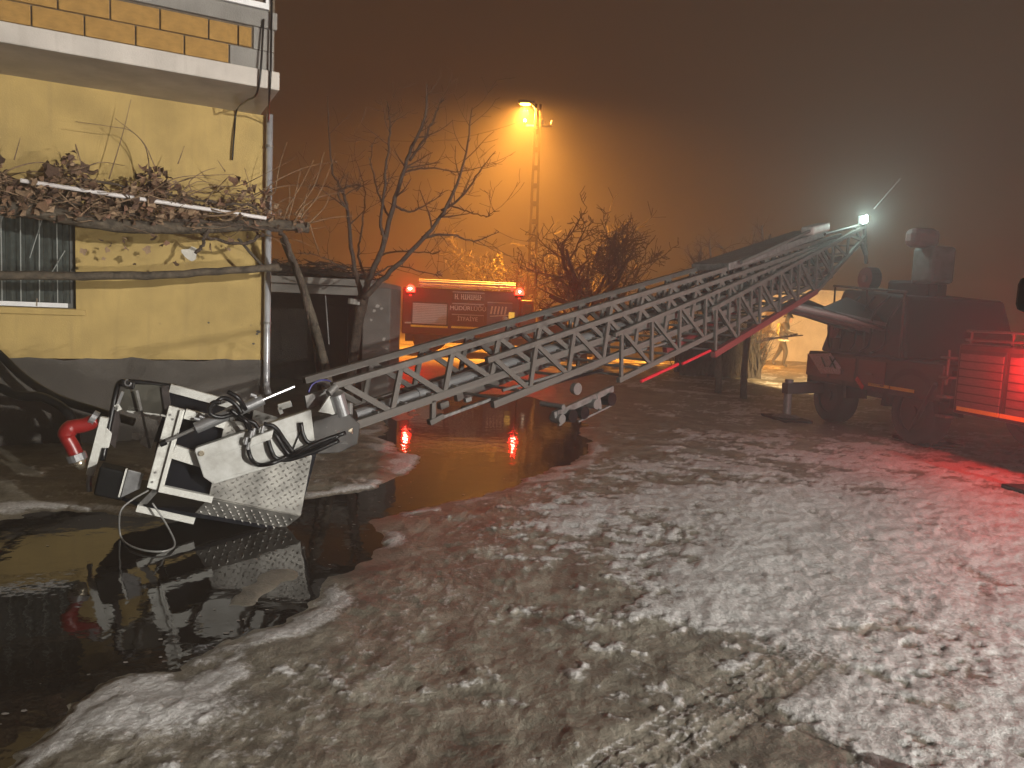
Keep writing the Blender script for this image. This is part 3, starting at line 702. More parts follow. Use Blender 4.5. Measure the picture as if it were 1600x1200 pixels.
# upper equipment at the turntable end
mb = MB(); mb.beam(lp(6.4, .03, .4), lp(9.6, .12, .4), .62, .10, LUP); mb.build('cable_tray', m_alud, ladder, bevel=.01)
rod('hand_rail', lp(6.6, .06, .02), lp(9.25, .28, .02), .026, m_alu, ladder)
rod('hand_rail', lp(9.3, .12, .02), lp(10.85, .10, .02), .024, m_alu, ladder)
mb = MB(); mb.box(lp(9.05, .24, .06), .62, .22, .14, LD, LNrm, LUP); mb.build('search_light', m_armp, ladder, bevel=.03)
mb = MB(); mb.beam(lp(10.85, .15, 0), lp(10.95, -.62, 0), .05, .05, LD); mb.beam(lp(10.45, .10, 0), lp(10.9, -.45, 0), .04, .04, LD); mb.build('end_frame', m_alu, ladder)
mb = MB(); mb.beam(lp(10.85, .15, .8), lp(10.95, -.62, .8), .05, .05, LD); mb.build('end_frame', m_alu, ladder)
rod('antenna', at(1366, 326, lp(10.9, 0).y), at(1407, 279, lp(10.9, 0).y - .3), .014, m_silver, ladder, 8)
WL = lp(10.72, .20, -.06)
mb = MB(); mb.box(WL + Vector((0, .05, 0)), .22, .10, .15, LD, LNrm, LUP); wlh = mb.build('work_light', m_alud, ladder, bevel=.015)
mb = MB(); mb.box(WL + LNrm * .012 - LD * .02, .19, .02, .12, LD, LNrm, LUP); mb.build('lens', glow('cold_led', (.75, 1.0, .92), 60), wlh)
lamp('work_light_lamp', 'SPOT', WL + LNrm * .06, 210, (.74, 1.0, .90), ladder, .05, aim=CAM + Vector((-1.0, 0, .4)), size=RAD(56), blend=.9)
lamp('work_light_spill', 'POINT', WL + LUP * .12 - LD * .25 + LNrm * .05, 26, (.70, 1.0, .90), ladder, .05)
# ladder head at the basket end
mb = MB(); mb.plate([on_plane(x, y, lp(0, 0, .05), LNrm) for x, y in ((513, 618), (520, 622), (526, 652), (514, 646), (496, 643))], .02, LNrm); mb.build('gusset_plate', m_armp, ladder)
rod('swivel_cylinder', on_plane(526, 616, lp(0, 0, .02), LNrm), on_plane(536, 648, lp(0, 0, .02), LNrm), .062, m_silver, ladder, 20)
for (x, y, r, mm) in ((519, 609, .03, m_alud), (540, 655, .04, m_silver), (546, 668, .05, m_brass), (516, 660, .035, m_silver), (508, 672, .04, m_alud), (524, 676, .045, m_alud), (534, 690, .035, m_alud), (500, 690, .03, m_silver), (546, 640, .03, m_alud)):
    c = on_plane(x, y, lp(0, 0, .05), LNrm); a = random.uniform(0, 6.28); dv = Vector((math.cos(a) * .4, -.5, math.sin(a))).normalized()
    rod('fitting', c - dv * .05, c + dv * .05, r, mm, ladder, 12)
mb = MB(); mb.plate([on_plane(x, y, lp(0, 0, .30), LNrm) for x, y in ((474, 618), (512, 606), (508, 626), (478, 640))], .03, LNrm); mb.build('head_bracket', m_alud, ladder)
mb = MB(); mb.plate([on_plane(x, y, lp(0, 0, .12), LNrm) for x, y in ((480, 655), (530, 640), (552, 660), (548, 690), (520, 704), (486, 706), (474, 690))], .12, LNrm); mb.build('head_block', mat('head_dark_steel', (0.05, .048, .045), .5, .3), ladder, bevel=.01)
mb = MB(); mb.tube(spline([on_plane(x, y, lp(0, 0, .25), LNrm) for x, y in ((482, 613), (488, 601), (502, 594), (516, 596), (522, 606))], 6), .008, 6); mb.build('blue_hose', mat('blue_hose_plastic', (.03, .03, .16), .4), ladder, True)

# ------------------------------------------------------------------ rescue basket
YAW = RAD(22); E1 = Vector((math.cos(YAW), math.sin(YAW), 0)); NA = Vector((math.sin(YAW), -math.cos(YAW), 0))
BO = on_z(452, 829)
BO = Vector((BO.x, BO.y, 0)) - NA * .10                 # face plane passes a little nearer than the foot
def bq(px, py, w_=0.0): return on_plane(px, py, BO - NA * (w_ - .10), NA)
UB = (bq(470, 805) - bq(255, 757)).normalized(); VB = (bq(285, 640) - bq(255, 768)).normalized()
basket = thing('rescue_basket', 'white framed rescue basket with checker plate lying tilted in the puddle', 'basket', (BO.x, BO.y, 0))
def bplate(name, pix, w_, th, m, bev=.004, par=None):
    mb = MB().plate([bq(x, y, w_) for x, y in pix], -th, NA); return mb.build(name, m, par or basket, bevel=bev)
def brail(name, a, b, w_, wid, dep, m, par=None):
    return bar(name, bq(*a, w_), bq(*b, w_), dep, wid, m, par or basket, up=VB if abs((bq(*b, w_) - bq(*a, w_)).normalized().dot(VB)) < .7 else UB)
def dimples(host, pix, w_, dx, dy, size, hgt, nrm=NA, A=None, B=None):
    """raised lozenges of a checker plate, one relief mesh on its plate"""
    pts = [bq(x, y, w_) for x, y in pix] if A is None else pix
    o = pts[0]; U = UB; V = VB if B is None else B; n_ = nrm
    def inside(p):
        c = False; k = len(pts); pu = [(q - o).dot(U) for q in pts]; pv = [(q - o).dot(V) for q in pts]; x = (p - o).dot(U); y = (p - o).dot(V)
        for i in range(k):
            j = (i + 1) % k
            if (pv[i] > y) != (pv[j] > y) and x < (pu[j] - pu[i]) * (y - pv[i]) / ((pv[j] - pv[i]) or 1e-9) + pu[i]: c = not c
        return c
    mb = MB()
    for r in range(-40, 41):
        for c in range(-40, 41):
            p = o + U * (c * dx + (r % 2) * dx / 2) + V * (r * dy)
            if not all(inside(p + U * a + V * b) for a, b in ((size, 0), (-size, 0), (0, size), (0, -size))): continue
            s = 1 if (r % 2) else -1; D1 = (U + V * s * .9).normalized(); D2 = (U * -s + V).normalized() * .45
            mb.add([p + D1 * size, p + D2 * size, p - D1 * size, p - D2 * size, p + n_ * hgt], [(0, 1, 4), (1, 2, 4), (2, 3, 4), (3, 0, 4)])
    if mb.v:
        ob = mb.build('tread_relief', m_check, host); ob['kind'] = 'stuff'
# face towards the ladder: checker kick plate, post, rails
P1 = [(326, 777), (352, 655), (380, 660), (392, 690), (488, 712), (470, 806)]
k1 = bplate('checker_plate', P1, .02, .012, m_check); dimples(k1, P1, .0195, .058, .030, .019, .006)
# lower plate folded inwards under the floor edge
fa, fb = bq(326, 779, .012), bq(469, 807, .012); ga, gb = bq(300, 807, .14), bq(440, 829, .14)
fn = (fb - fa).cross(ga - fa).normalized(); fn = fn if fn.dot(NA) > 0 else -fn
k2 = MB().plate([fa, fb, gb, ga], -.01, fn).build('checker_plate', m_check, basket)
dimples(k2, [fa, fb, gb, ga], 0, .062, .034, .020, .008, fn, A=1, B=(ga - fa).normalized())
mb = MB(); mb.plate([bq(264, 634), bq(289, 641), bq(254, 769), bq(229, 762)], -.05, NA); pst = mb.build('corner_post', m_cage, basket, bevel=.006)
for (x, y) in ((266, 648), (243, 738), (238, 753), (258, 690), (270, 655)):
    c = bq(x, y, -.002); rod('bolt', c, c + NA * .008, .008, m_alud, pst, 8)
brail('post_flange', (284, 640), (250, 767), .01, .02, .09, m_cage, pst)
brail('rail', (289, 646), (352, 662), .02, .07, .05, m_cage)
brail('rail', (271, 705), (318, 720), .02, .10, .05, m_cage)
brail('rail', (252, 763), (332, 780), .02, .050, .05, m_cage)
brail('rail', (214, 793), (304, 813), .12, .050, .05, m_cage)
mb = MB(); mb.plate([bq(214, 790, .13), bq(242, 762, .05), bq(250, 765, .05), bq(224, 794, .13)], -.03, NA); mb.build('foot_strut', m_alud, basket)
# inner dark panels and floor
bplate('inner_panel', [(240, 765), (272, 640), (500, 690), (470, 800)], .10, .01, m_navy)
fl = [bq(150, 760, .35), bq(230, 790, .10), bq(440, 824, .12), bq(490, 800, .55), bq(430, 780, 1.0), bq(190, 745, .95)]
zmin = min(p.z for p in fl)
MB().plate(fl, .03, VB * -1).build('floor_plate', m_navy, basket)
# rear face: same rails, seen over the near face
brail('rail', (266, 606), (392, 640), .95, .07, .05, m_cage)
brail('rail', (216, 634), (300, 656), .95, .06, .05, m_cage)
brail('rail', (282, 648), (352, 668), .9, .055, .05, m_cage)
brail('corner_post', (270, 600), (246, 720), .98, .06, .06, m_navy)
P3 = [(396, 640), (488, 668), (478, 720), (388, 700)]
k3 = bplate('checker_plate', P3, .80, .012, m_check); dimples(k3, P3, .798, .085, .044, .028, .009)
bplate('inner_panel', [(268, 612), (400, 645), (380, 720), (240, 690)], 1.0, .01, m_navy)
# entrance side: left post, top bars, gate
brail('gate_post', (164, 652), (141, 742), .42, .055, .05, m_cage)
bplate('gate_plate', [(166, 668), (175, 677), (170, 700), (157, 700)], .40, .012, m_cage)
mb = MB(); mb.tube(spline([bq(141, 742, .42), bq(139, 752, .42), bq(140, 768, .42)], 4), .02, 8); mb.build('gate_foot', m_silver, basket)
m_dark_rail = mat('dark_brown_rail', (0.035, .026, .024), .4, var=.2)
mb = MB(); mb.tube(spline([bq(160, 720, .42), bq(172, 660, .5), bq(180, 620, .55), bq(186, 600, .6), bq(200, 596, .6), bq(240, 600, .6), bq(266, 604, .6)], 6), .022, 8); mb.build('top_rail', m_black, basket, True)
mb = MB(); mb.plate([bq(184, 630, .52), bq(176, 660, .52), bq(168, 690, .52), bq(180, 700, .52), bq(188, 660, .52)], -.02, NA); mb.build('gate_panel', m_dark_rail, basket)
mb = MB(); mb.plate([bq(252, 605, .55), bq(262, 602, .55), bq(268, 640, .55), bq(258, 650, .55)], -.03, NA); mb.build('gate_panel', m_dark_rail, basket)
mb = MB(); mb.plate([bq(196, 600, .58), bq(256, 602, .58), bq(258, 648, .58), bq(186, 640, .58)], -.012, NA); mb.build('gate_panel', mat('olive_panel', (.045, .042, .03), .4), basket)
mb = MB(); mb.box(bq(200, 600, .55), .10, .05, .06, UB, NA, VB); lt = mb.build('gate_latch', m_black, basket, bevel=.01)
mb = MB(); mb.tube([bq(200 + 5 * math.cos(a), 598 + 5 * math.sin(a), .51) for a in [i * .6 for i in range(9)]], .006, 6); mb.build('latch_ring', m_silver, lt)
brail('gate_bar', (192, 612), (181, 640), .5, .02, .02, m_silver)
brail('gate_clip', (182, 632), (187, 641), .5, .035, .02, m_cage)
brail('rail', (200, 638), (250, 652), .60, .05, .04, m_cage)
brail('inner_strap', (214, 610), (234, 700), .5, .018, .01, m_alud)
bplate('inner_plate', [(222, 682), (240, 686), (236, 702), (218, 694)], .7, .01, m_cage)
bplate('inner_plate', [(206, 676), (218, 678), (216, 688), (206, 686)], .7, .01, m_cage)
# control box and its plate
mb = MB(); mb.box(bq(176, 752, .25), .20, .18, .22, UB, NA, VB); cb = mb.build('control_box', m_plastic, basket, bevel=.015)
mb = MB(); mb.plate([bq(200, 734, .16), bq(225, 740, .16), bq(218, 764, .16), bq(188, 778, .16)], -.02, NA); mb.build('control_plate', m_silver, cb, bevel=.004)
brail('control_frame', (198, 732), (186, 776), .15, .012, .03, m_cage, cb)
# arm plate from the ladder head
PA = [(304, 704), (306, 700), (408, 666), (486, 640), (492, 690), (480, 712), (334, 757), (318, 746)]
arm = bplate('arm_plate', PA, -.10, .08, m_armp, .008)
c = bq(315, 708, -.10); rod('pivot_bolt', c, c + NA * .02, .020, m_brass, arm, 14)
mb = MB(); mb.plate([bq(x, y, -.102) for x, y in ((322, 716), (478, 668), (478, 671), (322, 719))], .003, NA); mb.plate([bq(x, y, -.102) for x, y in ((334, 752), (482, 706), (482, 709), (334, 755))], .003, NA); mb.build('arm_crease', m_armp, arm)
mb = MB(); mb.tube([bq(472, 668, -.115), bq(458, 702, -.115)], .005, 5); mb.build('arm_wire', m_black, arm)
mb = MB(); mb.box(bq(408, 684, -.16), .17, .07, .075, (bq(486, 655) - bq(390, 690)).normalized(), NA, VB); vb = mb.build('valve_block', m_armp, arm, bevel=.008)
for (x, y) in ((384, 690), (392, 680), (396, 676), (410, 672), (418, 682), (388, 698)):
    c = bq(x, y, -.17); rod('fitting', c - VB * .02, c + VB * .035, .014, m_silver, vb, 10)
# levelling cylinder
rod('cylinder_rod', bq(254, 692, -.06), bq(308, 668, -.08), .013, m_alud, basket)
rod('hydraulic_cylinder', bq(306, 669, -.08), bq(362, 645, -.08), .042, m_silver, basket, 20)
rod('hydraulic_cylinder', bq(370, 643, -.06), bq(411, 624, -.05), .040, m_silver, basket, 20)
rod('cylinder_collar', bq(356, 648, -.08), bq(374, 640, -.07), .052, m_alud, basket, 16)
rod('cylinder_rod', bq(410, 625, -.05), bq(460, 604, .0), .012, m_silver, basket)
rod('rod_end', bq(250, 694, -.06), bq(260, 690, -.06), .024, m_black, basket)
for (x, y) in ((308, 655), (316, 652), (324, 650), (396, 618), (402, 622)):
    c = bq(x, y, -.06); rod('fitting', c - UB * .02, c + UB * .02, .014, m_silver, basket, 8)
for pix in ([(345, 628), (332, 630), (328, 645), (344, 652), (366, 648), (384, 658), (392, 675)], [(360, 640), (380, 655), (396, 660), (404, 670)],
            [(386, 694), (392, 716), (404, 726), (424, 724), (448, 714), (470, 704), (500, 690), (540, 676)], [(418, 684), (424, 704), (432, 716), (452, 718), (490, 706), (530, 688)],
            [(424, 672), (434, 684), (448, 706), (462, 714), (492, 702), (530, 680)], [(412, 662), (430, 668), (446, 690), (462, 708), (486, 704), (520, 690)], [(470, 660), (474, 680), (484, 692), (510, 690)],
            [(330, 636), (348, 622), (366, 630), (378, 646)], [(356, 612), (372, 622), (384, 640)]):
    mb = MB().tube(spline([bq(x, y, -.15 + random.uniform(-.03, .03)) for x, y in pix], 6), .017, 8); mb.build('hydraulic_hose', m_black, basket, True)
brail('clip_block', (435, 636), (455, 630), .4, .05, .05, m_cage)
brail('clip_block', (436, 636), (440, 646), .4, .03, .05, m_cage)
# loose cable loop hanging in the water
g = lambda x, y: on_z(x, y, .02)
mb = MB().tube(spline([bq(232, 766, .0), bq(205, 782, -.02), bq(188, 800, -.05), g(188, 836), g(202, 852), g(232, 861), g(262, 860), g(273, 848), bq(258, 816, -.03), bq(238, 786, .0)], 7), .007, 6); mb.build('loose_cable', mat('grey_cable', (.20, .2, .19), .5), basket, True)
# water monitor
mb = MB().tube(spline([bq(152, 656, .45), bq(132, 664, .45), bq(112, 668, .45), bq(104, 680, .45), bq(112, 696, .45), bq(122, 716, .45)], 6), [.055] * 12 + [.062] * 7 + [.052] * 12, 14); mon = mb.build('water_monitor', m_redp, basket, True)
rod('collar', bq(118, 709, .45), bq(122, 719, .45), .07, m_silver, mon, 16)
mb = MB().tube([bq(122, 718, .45), bq(128, 732, .45)], [.055, .025], 14); mb.build('nozzle', m_brass, mon, True)
rod('collar', bq(142, 652, .45), bq(150, 656, .45), .062, m_silver, mon, 16)

# ------------------------------------------------------------------ black hoses by the plinth
def hose(pix, r, label):
    P = spline([wp(x, y, o_) for x, y, o_ in pix], 8)
    o = MB().tube(P, r, 8).mesh('fire_hose', m_black, True); ob = link('fire_hose', o); things_props(ob, label, 'hose', 'black hoses by the plinth')
hose([(-40, 520, .3), (0, 555, .35), (40, 592, .5), (90, 622, .7), (150, 642, .9), (210, 660, 1.0)], .045, 'black hose sagging along the grey plinth, upper of two')
hose([(-40, 590, .5), (0, 606, .6), (30, 618, .7), (70, 622, .8), (110, 650, .9), (120, 700, 1.0)], .05, 'black hose drooping to the mud below the plinth, lower of two')

# ------------------------------------------------------------------ open shed
m_shaded = mat('shaded_boards', (.022, .018, .014), .9, var=.3, bump=.6)  # boards darkened to stand for the shade inside the shed
shed = thing('shed', 'low open-fronted shed with grey plastered end wall behind the bare tree', 'shed', at(520, 600, 13.6))
SY = 13.4
xr = at(609, 520, SY).x; xp = at(566, 520, SY).x; xl = at(400, 520, SY).x - 1.2; zr = at(600, 450, SY).z
gz = ground_z(xp, SY)
MB().span((xp, SY, gz - .3), (xr, SY + 1.2, zr)).build('end_wall', m_shed, shed, bevel=.02)
MB().span((xl, SY + 2.75, gz - .3), (xp - .002, SY + 2.99, zr)).build('rear_wall', m_shaded, shed)
MB().span((xl - .25, SY, gz - .3), (xl - .002, SY + 2.9, zr)).build('end_wall', m_shed, shed)
MB().span((xl - .3, SY - .16, zr + .004), (xr - .3, SY + 3.1, zr + .13)).build('roof', m_conc, shed, bevel=.015)
MB().span((xl, SY + .02, zr - .16), (xp - .003, SY + .16, zr)).build('lintel', m_conc, shed, bevel=.01)
rod('door_bar', at(508, 455, SY + .3), at(514, 538, SY + .3), .014, m_alud, shed, 8)
MB().span((at(445, 500, SY).x, SY + 2.2, gz), (at(500, 500, SY).x, SY + 2.3, gz + 1.7)).build('inner_door', mat('old_door', (.04, .034, .026), .8), shed)  # door darkened along with the shaded interior
# broken plaster bits on the end wall
mb = MB()
for (x, y, r) in ((590, 478, .05), (585, 486, .04), (596, 482, .03), (580, 500, .03), (600, 530, .04), (604, 545, .03)):
    c = at(x, y, SY); mb.plate([c + Vector((r * math.cos(i) * random.uniform(.6, 1.2), -.002, r * math.sin(i) * random.uniform(.5, 1))) for i in range(6)], .004, Vector((0, -1, 0)))
mb.build('pale_plaster', mat('pale_plaster', (.45, .43, .40), .9), shed)
# brush on the roof
brush = thing('brush_pile', 'heap of dry brush and prunings on the shed roof', 'brush', at(480, 432, SY + .5))
mb = MB()
for k in range(260):
    c = Vector((random.uniform(xl, xp + .1), SY + random.uniform(.0, 1.4), zr + .13)); t = (c.x - xl) / (xp - xl); h = .55 * (1 - .55 * t) * random.random()
    c.z += h * .9; a = random.uniform(0, 6.28); L = random.uniform(.2, .55); dv = Vector((math.cos(a), math.sin(a) * .5, random.uniform(-.25, .35))) * L
    mb.tube([c - dv * .5, c + Vector((0, 0, random.uniform(-.04, .06))), c + dv * .5], [.012, .010, .004], 4)
mb.build('twigs', m_bark, brush)['kind'] = 'stuff'
mb = MB(); nx, ny = 24, 8
for j in range(ny + 1):
    for i in range(nx + 1):
        t = i / nx; s = j / ny; mb.v.append((xl + (xp - xl) * t, SY - .05 + 1.9 * s, zr + .125 + (.42 * (1 - .75 * t) * math.sin(math.pi * min(1, s * 1.1 + .12))) * random.uniform(.75, 1.15)))
for j in range(ny):
    for i in range(nx): a = j * (nx + 1) + i; mb.f.append((a, a + 1, a + nx + 2, a + nx + 1))
mb.build('litter_mound', mat('dark_litter', (.03, .022, .016), .95, var=.4, bump=1.0), brush)

# ------------------------------------------------------------------ trees
RMIN = .003
def twig(mb, p, dv, L, r, lvl, bend=.25, up=.12, kids=(3, 5), seg=(7, 5, 4, 3)):
    n_ = max(3, int(4 + lvl)); pts = [Vector(p)]; rr = [r]; d_ = Vector(dv).normalized()
    for i in range(n_):
        d_ = (d_ + Vector((random.gauss(0, bend), random.gauss(0, bend), random.gauss(0, bend) + up)) * .5).normalized()
        pts.append(pts[-1] + d_ * (L / n_)); rr.append(max(RMIN, r * (1 - .6 * (i + 1) / n_)))
    mb.tube(pts, rr, 5 if lvl >= 2 else 4 if lvl == 1 else 3, caps=False)
    if lvl <= 0: return
    for k in range(random.randint(*kids)):
        i = random.randint(1, n_); base = pts[i]; t = (pts[i] - pts[i - 1]).normalized()
        side = Vector((random.gauss(0, 1), random.gauss(0, 1), random.gauss(.25, .7))); side = (side - t * side.dot(t)).normalized()
        twig(mb, base, t * random.uniform(.35, .8) + side, L * random.uniform(.35, .62), rr[i] * .62, lvl - 1, bend, up, kids)
def limb(mb_t, mb_c, pix, Y, r0, r1, kids=6, klen=.6, lvl=1, dY=0.0, spurs=8):
    P = [at(x, y, Y + dY * i / max(1, len(pix) - 1)) for i, (x, y) in enumerate(pix)]; P = spline(P, 6); n_ = len(P)
    P = [p + Vector((random.uniform(-.012, .012), random.uniform(-.02, .02), random.uniform(-.012, .012))) for p in P]
    rr = [r0 + (r1 - r0) * i / (n_ - 1) for i in range(n_)]; mb_t.tube(P, rr, 7)
    for k in range(kids):
        i = random.randint(n_ // 4, n_ - 1); t = (P[i] - P[i - 1]).normalized()
        side = Vector((random.gauss(0, 1), random.gauss(0, .8), random.gauss(.2, .6))); side = (side - t * side.dot(t)).normalized()
        twig(mb_c, P[i], t * .7 + side, klen * random.uniform(.5, 1.2), rr[i] * .5, lvl, .22, .15, (2, 4))
    for k in range(spurs):
        i = random.randint(2, n_ - 1); side = Vector((random.gauss(0, 1), random.gauss(0, .6), random.gauss(.3, .6))).normalized()
        twig(mb_c, P[i], side, random.uniform(.04, .13), .007, 0)
TY = 11.2
tb = on_z(546, 690, 0.02)
t1 = thing('bare_tree', 'bare fruit tree with a pale banded trunk in front of the shed', 'tree', (at(548, 600, TY).x, TY, ground_z(at(548, 600, TY).x, TY)))
mt, mc = MB(), MB()
P = [at(540, 700, TY), at(546, 620, TY), at(553, 550, TY), at(562, 492, TY), at(568, 462, TY)]
zg = ground_z(P[0].x, TY); P[0].z = min(P[0].z, zg - .05)
mt.tube(spline(P, 5), [.085] * 6 + [.075] * 10 + [.085] * 5, 10)
L_ = [([(567, 466), (580, 430), (600, 380), (618, 310), (640, 240), (662, 190), (668, 130)], .055, .010, 9), ([(600, 375), (596, 340), (604, 260), (610, 200), (606, 160)], .028, .006, 7), ([(640, 250), (664, 215), (684, 170), (690, 155)], .022, .006, 5),
      ([(566, 464), (552, 410), (544, 340), (536, 300), (518, 260), (512, 150)], .042, .006, 8), ([(568, 464), (610, 425), (660, 375), (700, 320), (726, 250), (738, 170)], .046, .007, 9), ([(660, 372), (700, 366), (740, 376), (780, 362)], .022, .005, 5),
      ([(690, 330), (720, 310), (748, 270), (774, 236)], .022, .005, 6), ([(630, 270), (670, 262), (720, 268), (776, 256)], .016, .004, 5), ([(616, 320), (640, 330), (668, 318), (700, 296)], .02, .005, 5), ([(544, 330), (528, 300), (560, 288), (556, 300)], .016, .006, 4),
      ([(575, 440), (560, 400), (566, 350), (570, 300), (556, 250)], .022, .005, 6), ([(590, 400), (630, 392), (676, 396), (686, 392)], .016, .004, 4), ([(585, 430), (620, 415), (680, 430), (684, 424)], .014, .004, 3), ([(540, 420), (500, 400), (470, 396)], .012, .004, 4),
      ([(700, 318), (730, 330), (760, 338), (772, 330)], .014, .004, 3), ([(610, 345), (590, 300), (580, 250), (586, 215)], .018, .005, 6), ([(536, 300), (500, 290), (484, 296)], .010, .004, 3)]
for pix, a, b, kd in L_: limb(mt, mc, pix, TY + random.uniform(-.3, .4), a, b, kd, .55, 1, random.uniform(-.6, .9), 14)
tr = mt.build('trunk', m_bark, t1, True); mc.build('crown', m_bark, t1)
mb = MB().tube([at(555, 476, TY) + Vector((0, -.005, 0)), at(556, 468, TY)], .115, 12); mb.build('trunk_band', mat('pale_cloth_band', (.4, .38, .35), .9), tr)

def wild_tree(name, label, base, H, r, lvl=4, spread=.9, nl=6, fork=.3, group=None, m=m_bark, lean=(0, 0), up=.14):
    m = mat('silhouette_bark', (.028, .021, .016), .9, var=.3, scale=16, bump=.8)  # bark darkened so trees before the lamp glow stand as silhouettes
    t = thing(name, label, 'tree', base, group); mt, mc = MB(), MB(); b = Vector(base)
    top = b + Vector((lean[0], lean[1], H * fork)); mid = b.lerp(top, .5) + Vector((random.uniform(-.05, .05), 0, 0))
    mt.tube(spline([b - Vector((0, 0, .1)), mid, top], 4), [r * (1.25 - .5 * i / 8) for i in range(9)], 9)
    for k in range(nl):
        a = k / nl * 6.283 + random.uniform(-.4, .4); dv = Vector((math.cos(a) * spread, math.sin(a) * spread, random.uniform(.7, 1.3)))
        twig(mc, top - Vector((0, 0, random.uniform(0, .15) * H * fork)), dv, H * (1 - fork) * random.uniform(.6, .95), r * .55, lvl, .24, up, (4, 6))
    mt.build('trunk', m, t, True); mc.build('crown', m, t); return t
def gbase(px, Y, py=500):
    x = at(px, py, Y).x; return (x, Y, ground_z(x, Y))
random.seed(21); RMIN = .008
RMIN = .011
wild_tree('bare_tree', 'spreading bare tree before the fence, thicker of the two trunks', gbase(910, 23.0), 4.4, .20, 3, .85, 8, .34, 'bare trees before the fence', up=.10)
wild_tree('bare_tree', 'spreading bare tree before the fence, slimmer of the two trunks', gbase(938, 23.8), 4.5, .17, 3, .95, 8, .32, 'bare trees before the fence', lean=(.15, 0), up=.10)
wild_tree('bare_tree', 'twiggy bare tree standing below the street lamp', gbase(800, 27.5), 4.0, .10, 3, .8, 7, .34, up=.10)
RMIN = .004
# two pruned trees, work light on their shoots put into a paler bark
for (pxs, Yt, lab, pieces) in ((1120, 17.0, 'pruned tree with stubby shoots coloured as lit above the middle of the ladder', [[(1120, 640), (1122, 540), (1116, 470)], [(1116, 475), (1100, 440), (1094, 410)], [(1104, 440), (1110, 410), (1108, 378)], [(1116, 474), (1130, 440), (1132, 390)], [(1122, 460), (1148, 440), (1150, 392)], [(1100, 430), (1086, 412), (1078, 398)], [(1130, 440), (1142, 425), (1146, 415)], [(1095, 430), (1092, 405), (1096, 386)]]),
                               (1190, 16.2, 'slim pruned tree with one whorl of shoots coloured as lit beside the lifted ladder', [[(1160, 640), (1164, 560), (1176, 480), (1190, 410)], [(1190, 412), (1192, 380), (1190, 352)], [(1190, 400), (1180, 388), (1176, 378)], [(1191, 398), (1200, 380), (1204, 366)], [(1190, 412), (1198, 402), (1206, 396)], [(1188, 420), (1182, 408), (1178, 402)]])):
    b = gbase(pieces[0][0][0], Yt); t = thing('pruned_tree', lab, 'tree', b); mt, mc = MB(), MB()
    for i, pix in enumerate(pieces):
        P = [at(x, y, Yt + random.uniform(-.1, .1)) for x, y in pix]
        if i == 0: P[0].z = b[2] - .05
        P = spline(P, 5); r0 = .085 if i == 0 else .035
        (mt if i == 0 else mc).tube(P, [r0 * (1 - .55 * k / (len(P) - 1)) for k in range(len(P))], 7)
        if i:
            for k in range(5): j = random.randint(3, len(P) - 1); twig(mc, P[j], Vector((random.gauss(0, 1), random.gauss(0, 1), .8)), random.uniform(.15, .4), .012, 1)
    for k in range(16): twig(mc, mt.v[-8] if False else P[0], Vector((random.gauss(0, 1), random.gauss(0, 1), .5)), .5, .014, 1)
    m_litshoot = mat('lit_shoot_bark', (.34, .29, .25), .85, var=.2, bump=.5)  # lighter copy of the bark, stands for work light on the shoots
    mt.build('trunk', m_bark, t, True); mc.build('crown', m_litshoot, t)

# leafy shrub behind the fire engine
sh = thing('evergreen_shrub', 'leafy shrub showing over the fire engine roof', 'shrub', gbase(775, 29.5)); mb = MB(); c0 = Vector(gbase(775, 29.5))
for k in range(1500):
    a = random.uniform(0, 6.28); rr_ = random.random() ** .5; z = random.uniform(.2, 3.7); wd = 1.0 * (1 - (z / 4.0) ** 2) * random.uniform(.5, 1) * (1 + .3 * math.sin(z * 5 + a * 2))
    p = c0 + Vector((math.cos(a) * rr_ * wd, math.sin(a) * rr_ * wd, z)); dv = Vector((random.gauss(0, 1), random.gauss(0, 1), random.gauss(0, .6))).normalized() * .09; sd = dv.cross(Vector((random.gauss(0, 1), random.gauss(0, 1), random.gauss(0, 1)))).normalized() * .035
    mb.add([p, p + dv * .5 + sd, p + dv, p + dv * .5 - sd], [(0, 1, 2, 3)])
mb.build('crown', mat('shrub_leaf', (.09, .08, .03), .6), sh)
MB().tube([c0 - Vector((0, 0, .1)), c0 + Vector((.03, 0, 1.5)), c0 + Vector((0, 0, 3.3))], [.05, .04, .015], 7).build('trunk', m_bark, sh)

# ------------------------------------------------------------------ street lamp
LY = 27.0
lb = gbase(829, LY); ltop = at(841, 163, LY)
sl = thing('street_lamp', 'tall slotted concrete pole with a sodium street lamp glowing orange', 'street lamp', lb)
b = Vector(lb); ax = (ltop - b)
mb = MB()
for s in (-1, 1):
    mb.hull8([b + Vector((s * .16 + dx, dy, -.2)) for dx, dy in ((-.055, -.11), (.055, -.11), (.055, .11), (-.055, .11))] + [ltop + Vector((s * .075 + dx, dy, 0)) for dx, dy in ((-.04, -.07), (.04, -.07), (.04, .07), (-.04, .07))])
for i in range(14):
    t = (i + .5) / 14; wd = .16 * (1 - t) + .075 * t; p = b.lerp(ltop, t); mb.box(p, 2 * wd - .06, .12 - .04 * t, .16)
mb.build('pole', m_pole, sl)
ah = at(822, 162, LY)
MB().tube(spline([ltop + Vector((0, -.02, -.35)), ltop + Vector((-.12, -.05, -.12)), ah + Vector((.12, 0, .05))], 5), .028, 8).build('arm', m_alud, sl, True)
MB().box(ah + Vector((0, 0, .05)), .62, .24, .10).build('lamp_head', m_alud, sl, bevel=.03)
MB().dome(ah + Vector((-.02, 0, -.015)), .20, .09, .05).build('lens', glow('sodium_lens', (1.0, .42, .05), 60), sl)
MB().beam(ltop + Vector((-.5, 0, -.75)), ltop + Vector((.55, 0, -.75)), .07, .07).build('crossarm', m_alud, sl)
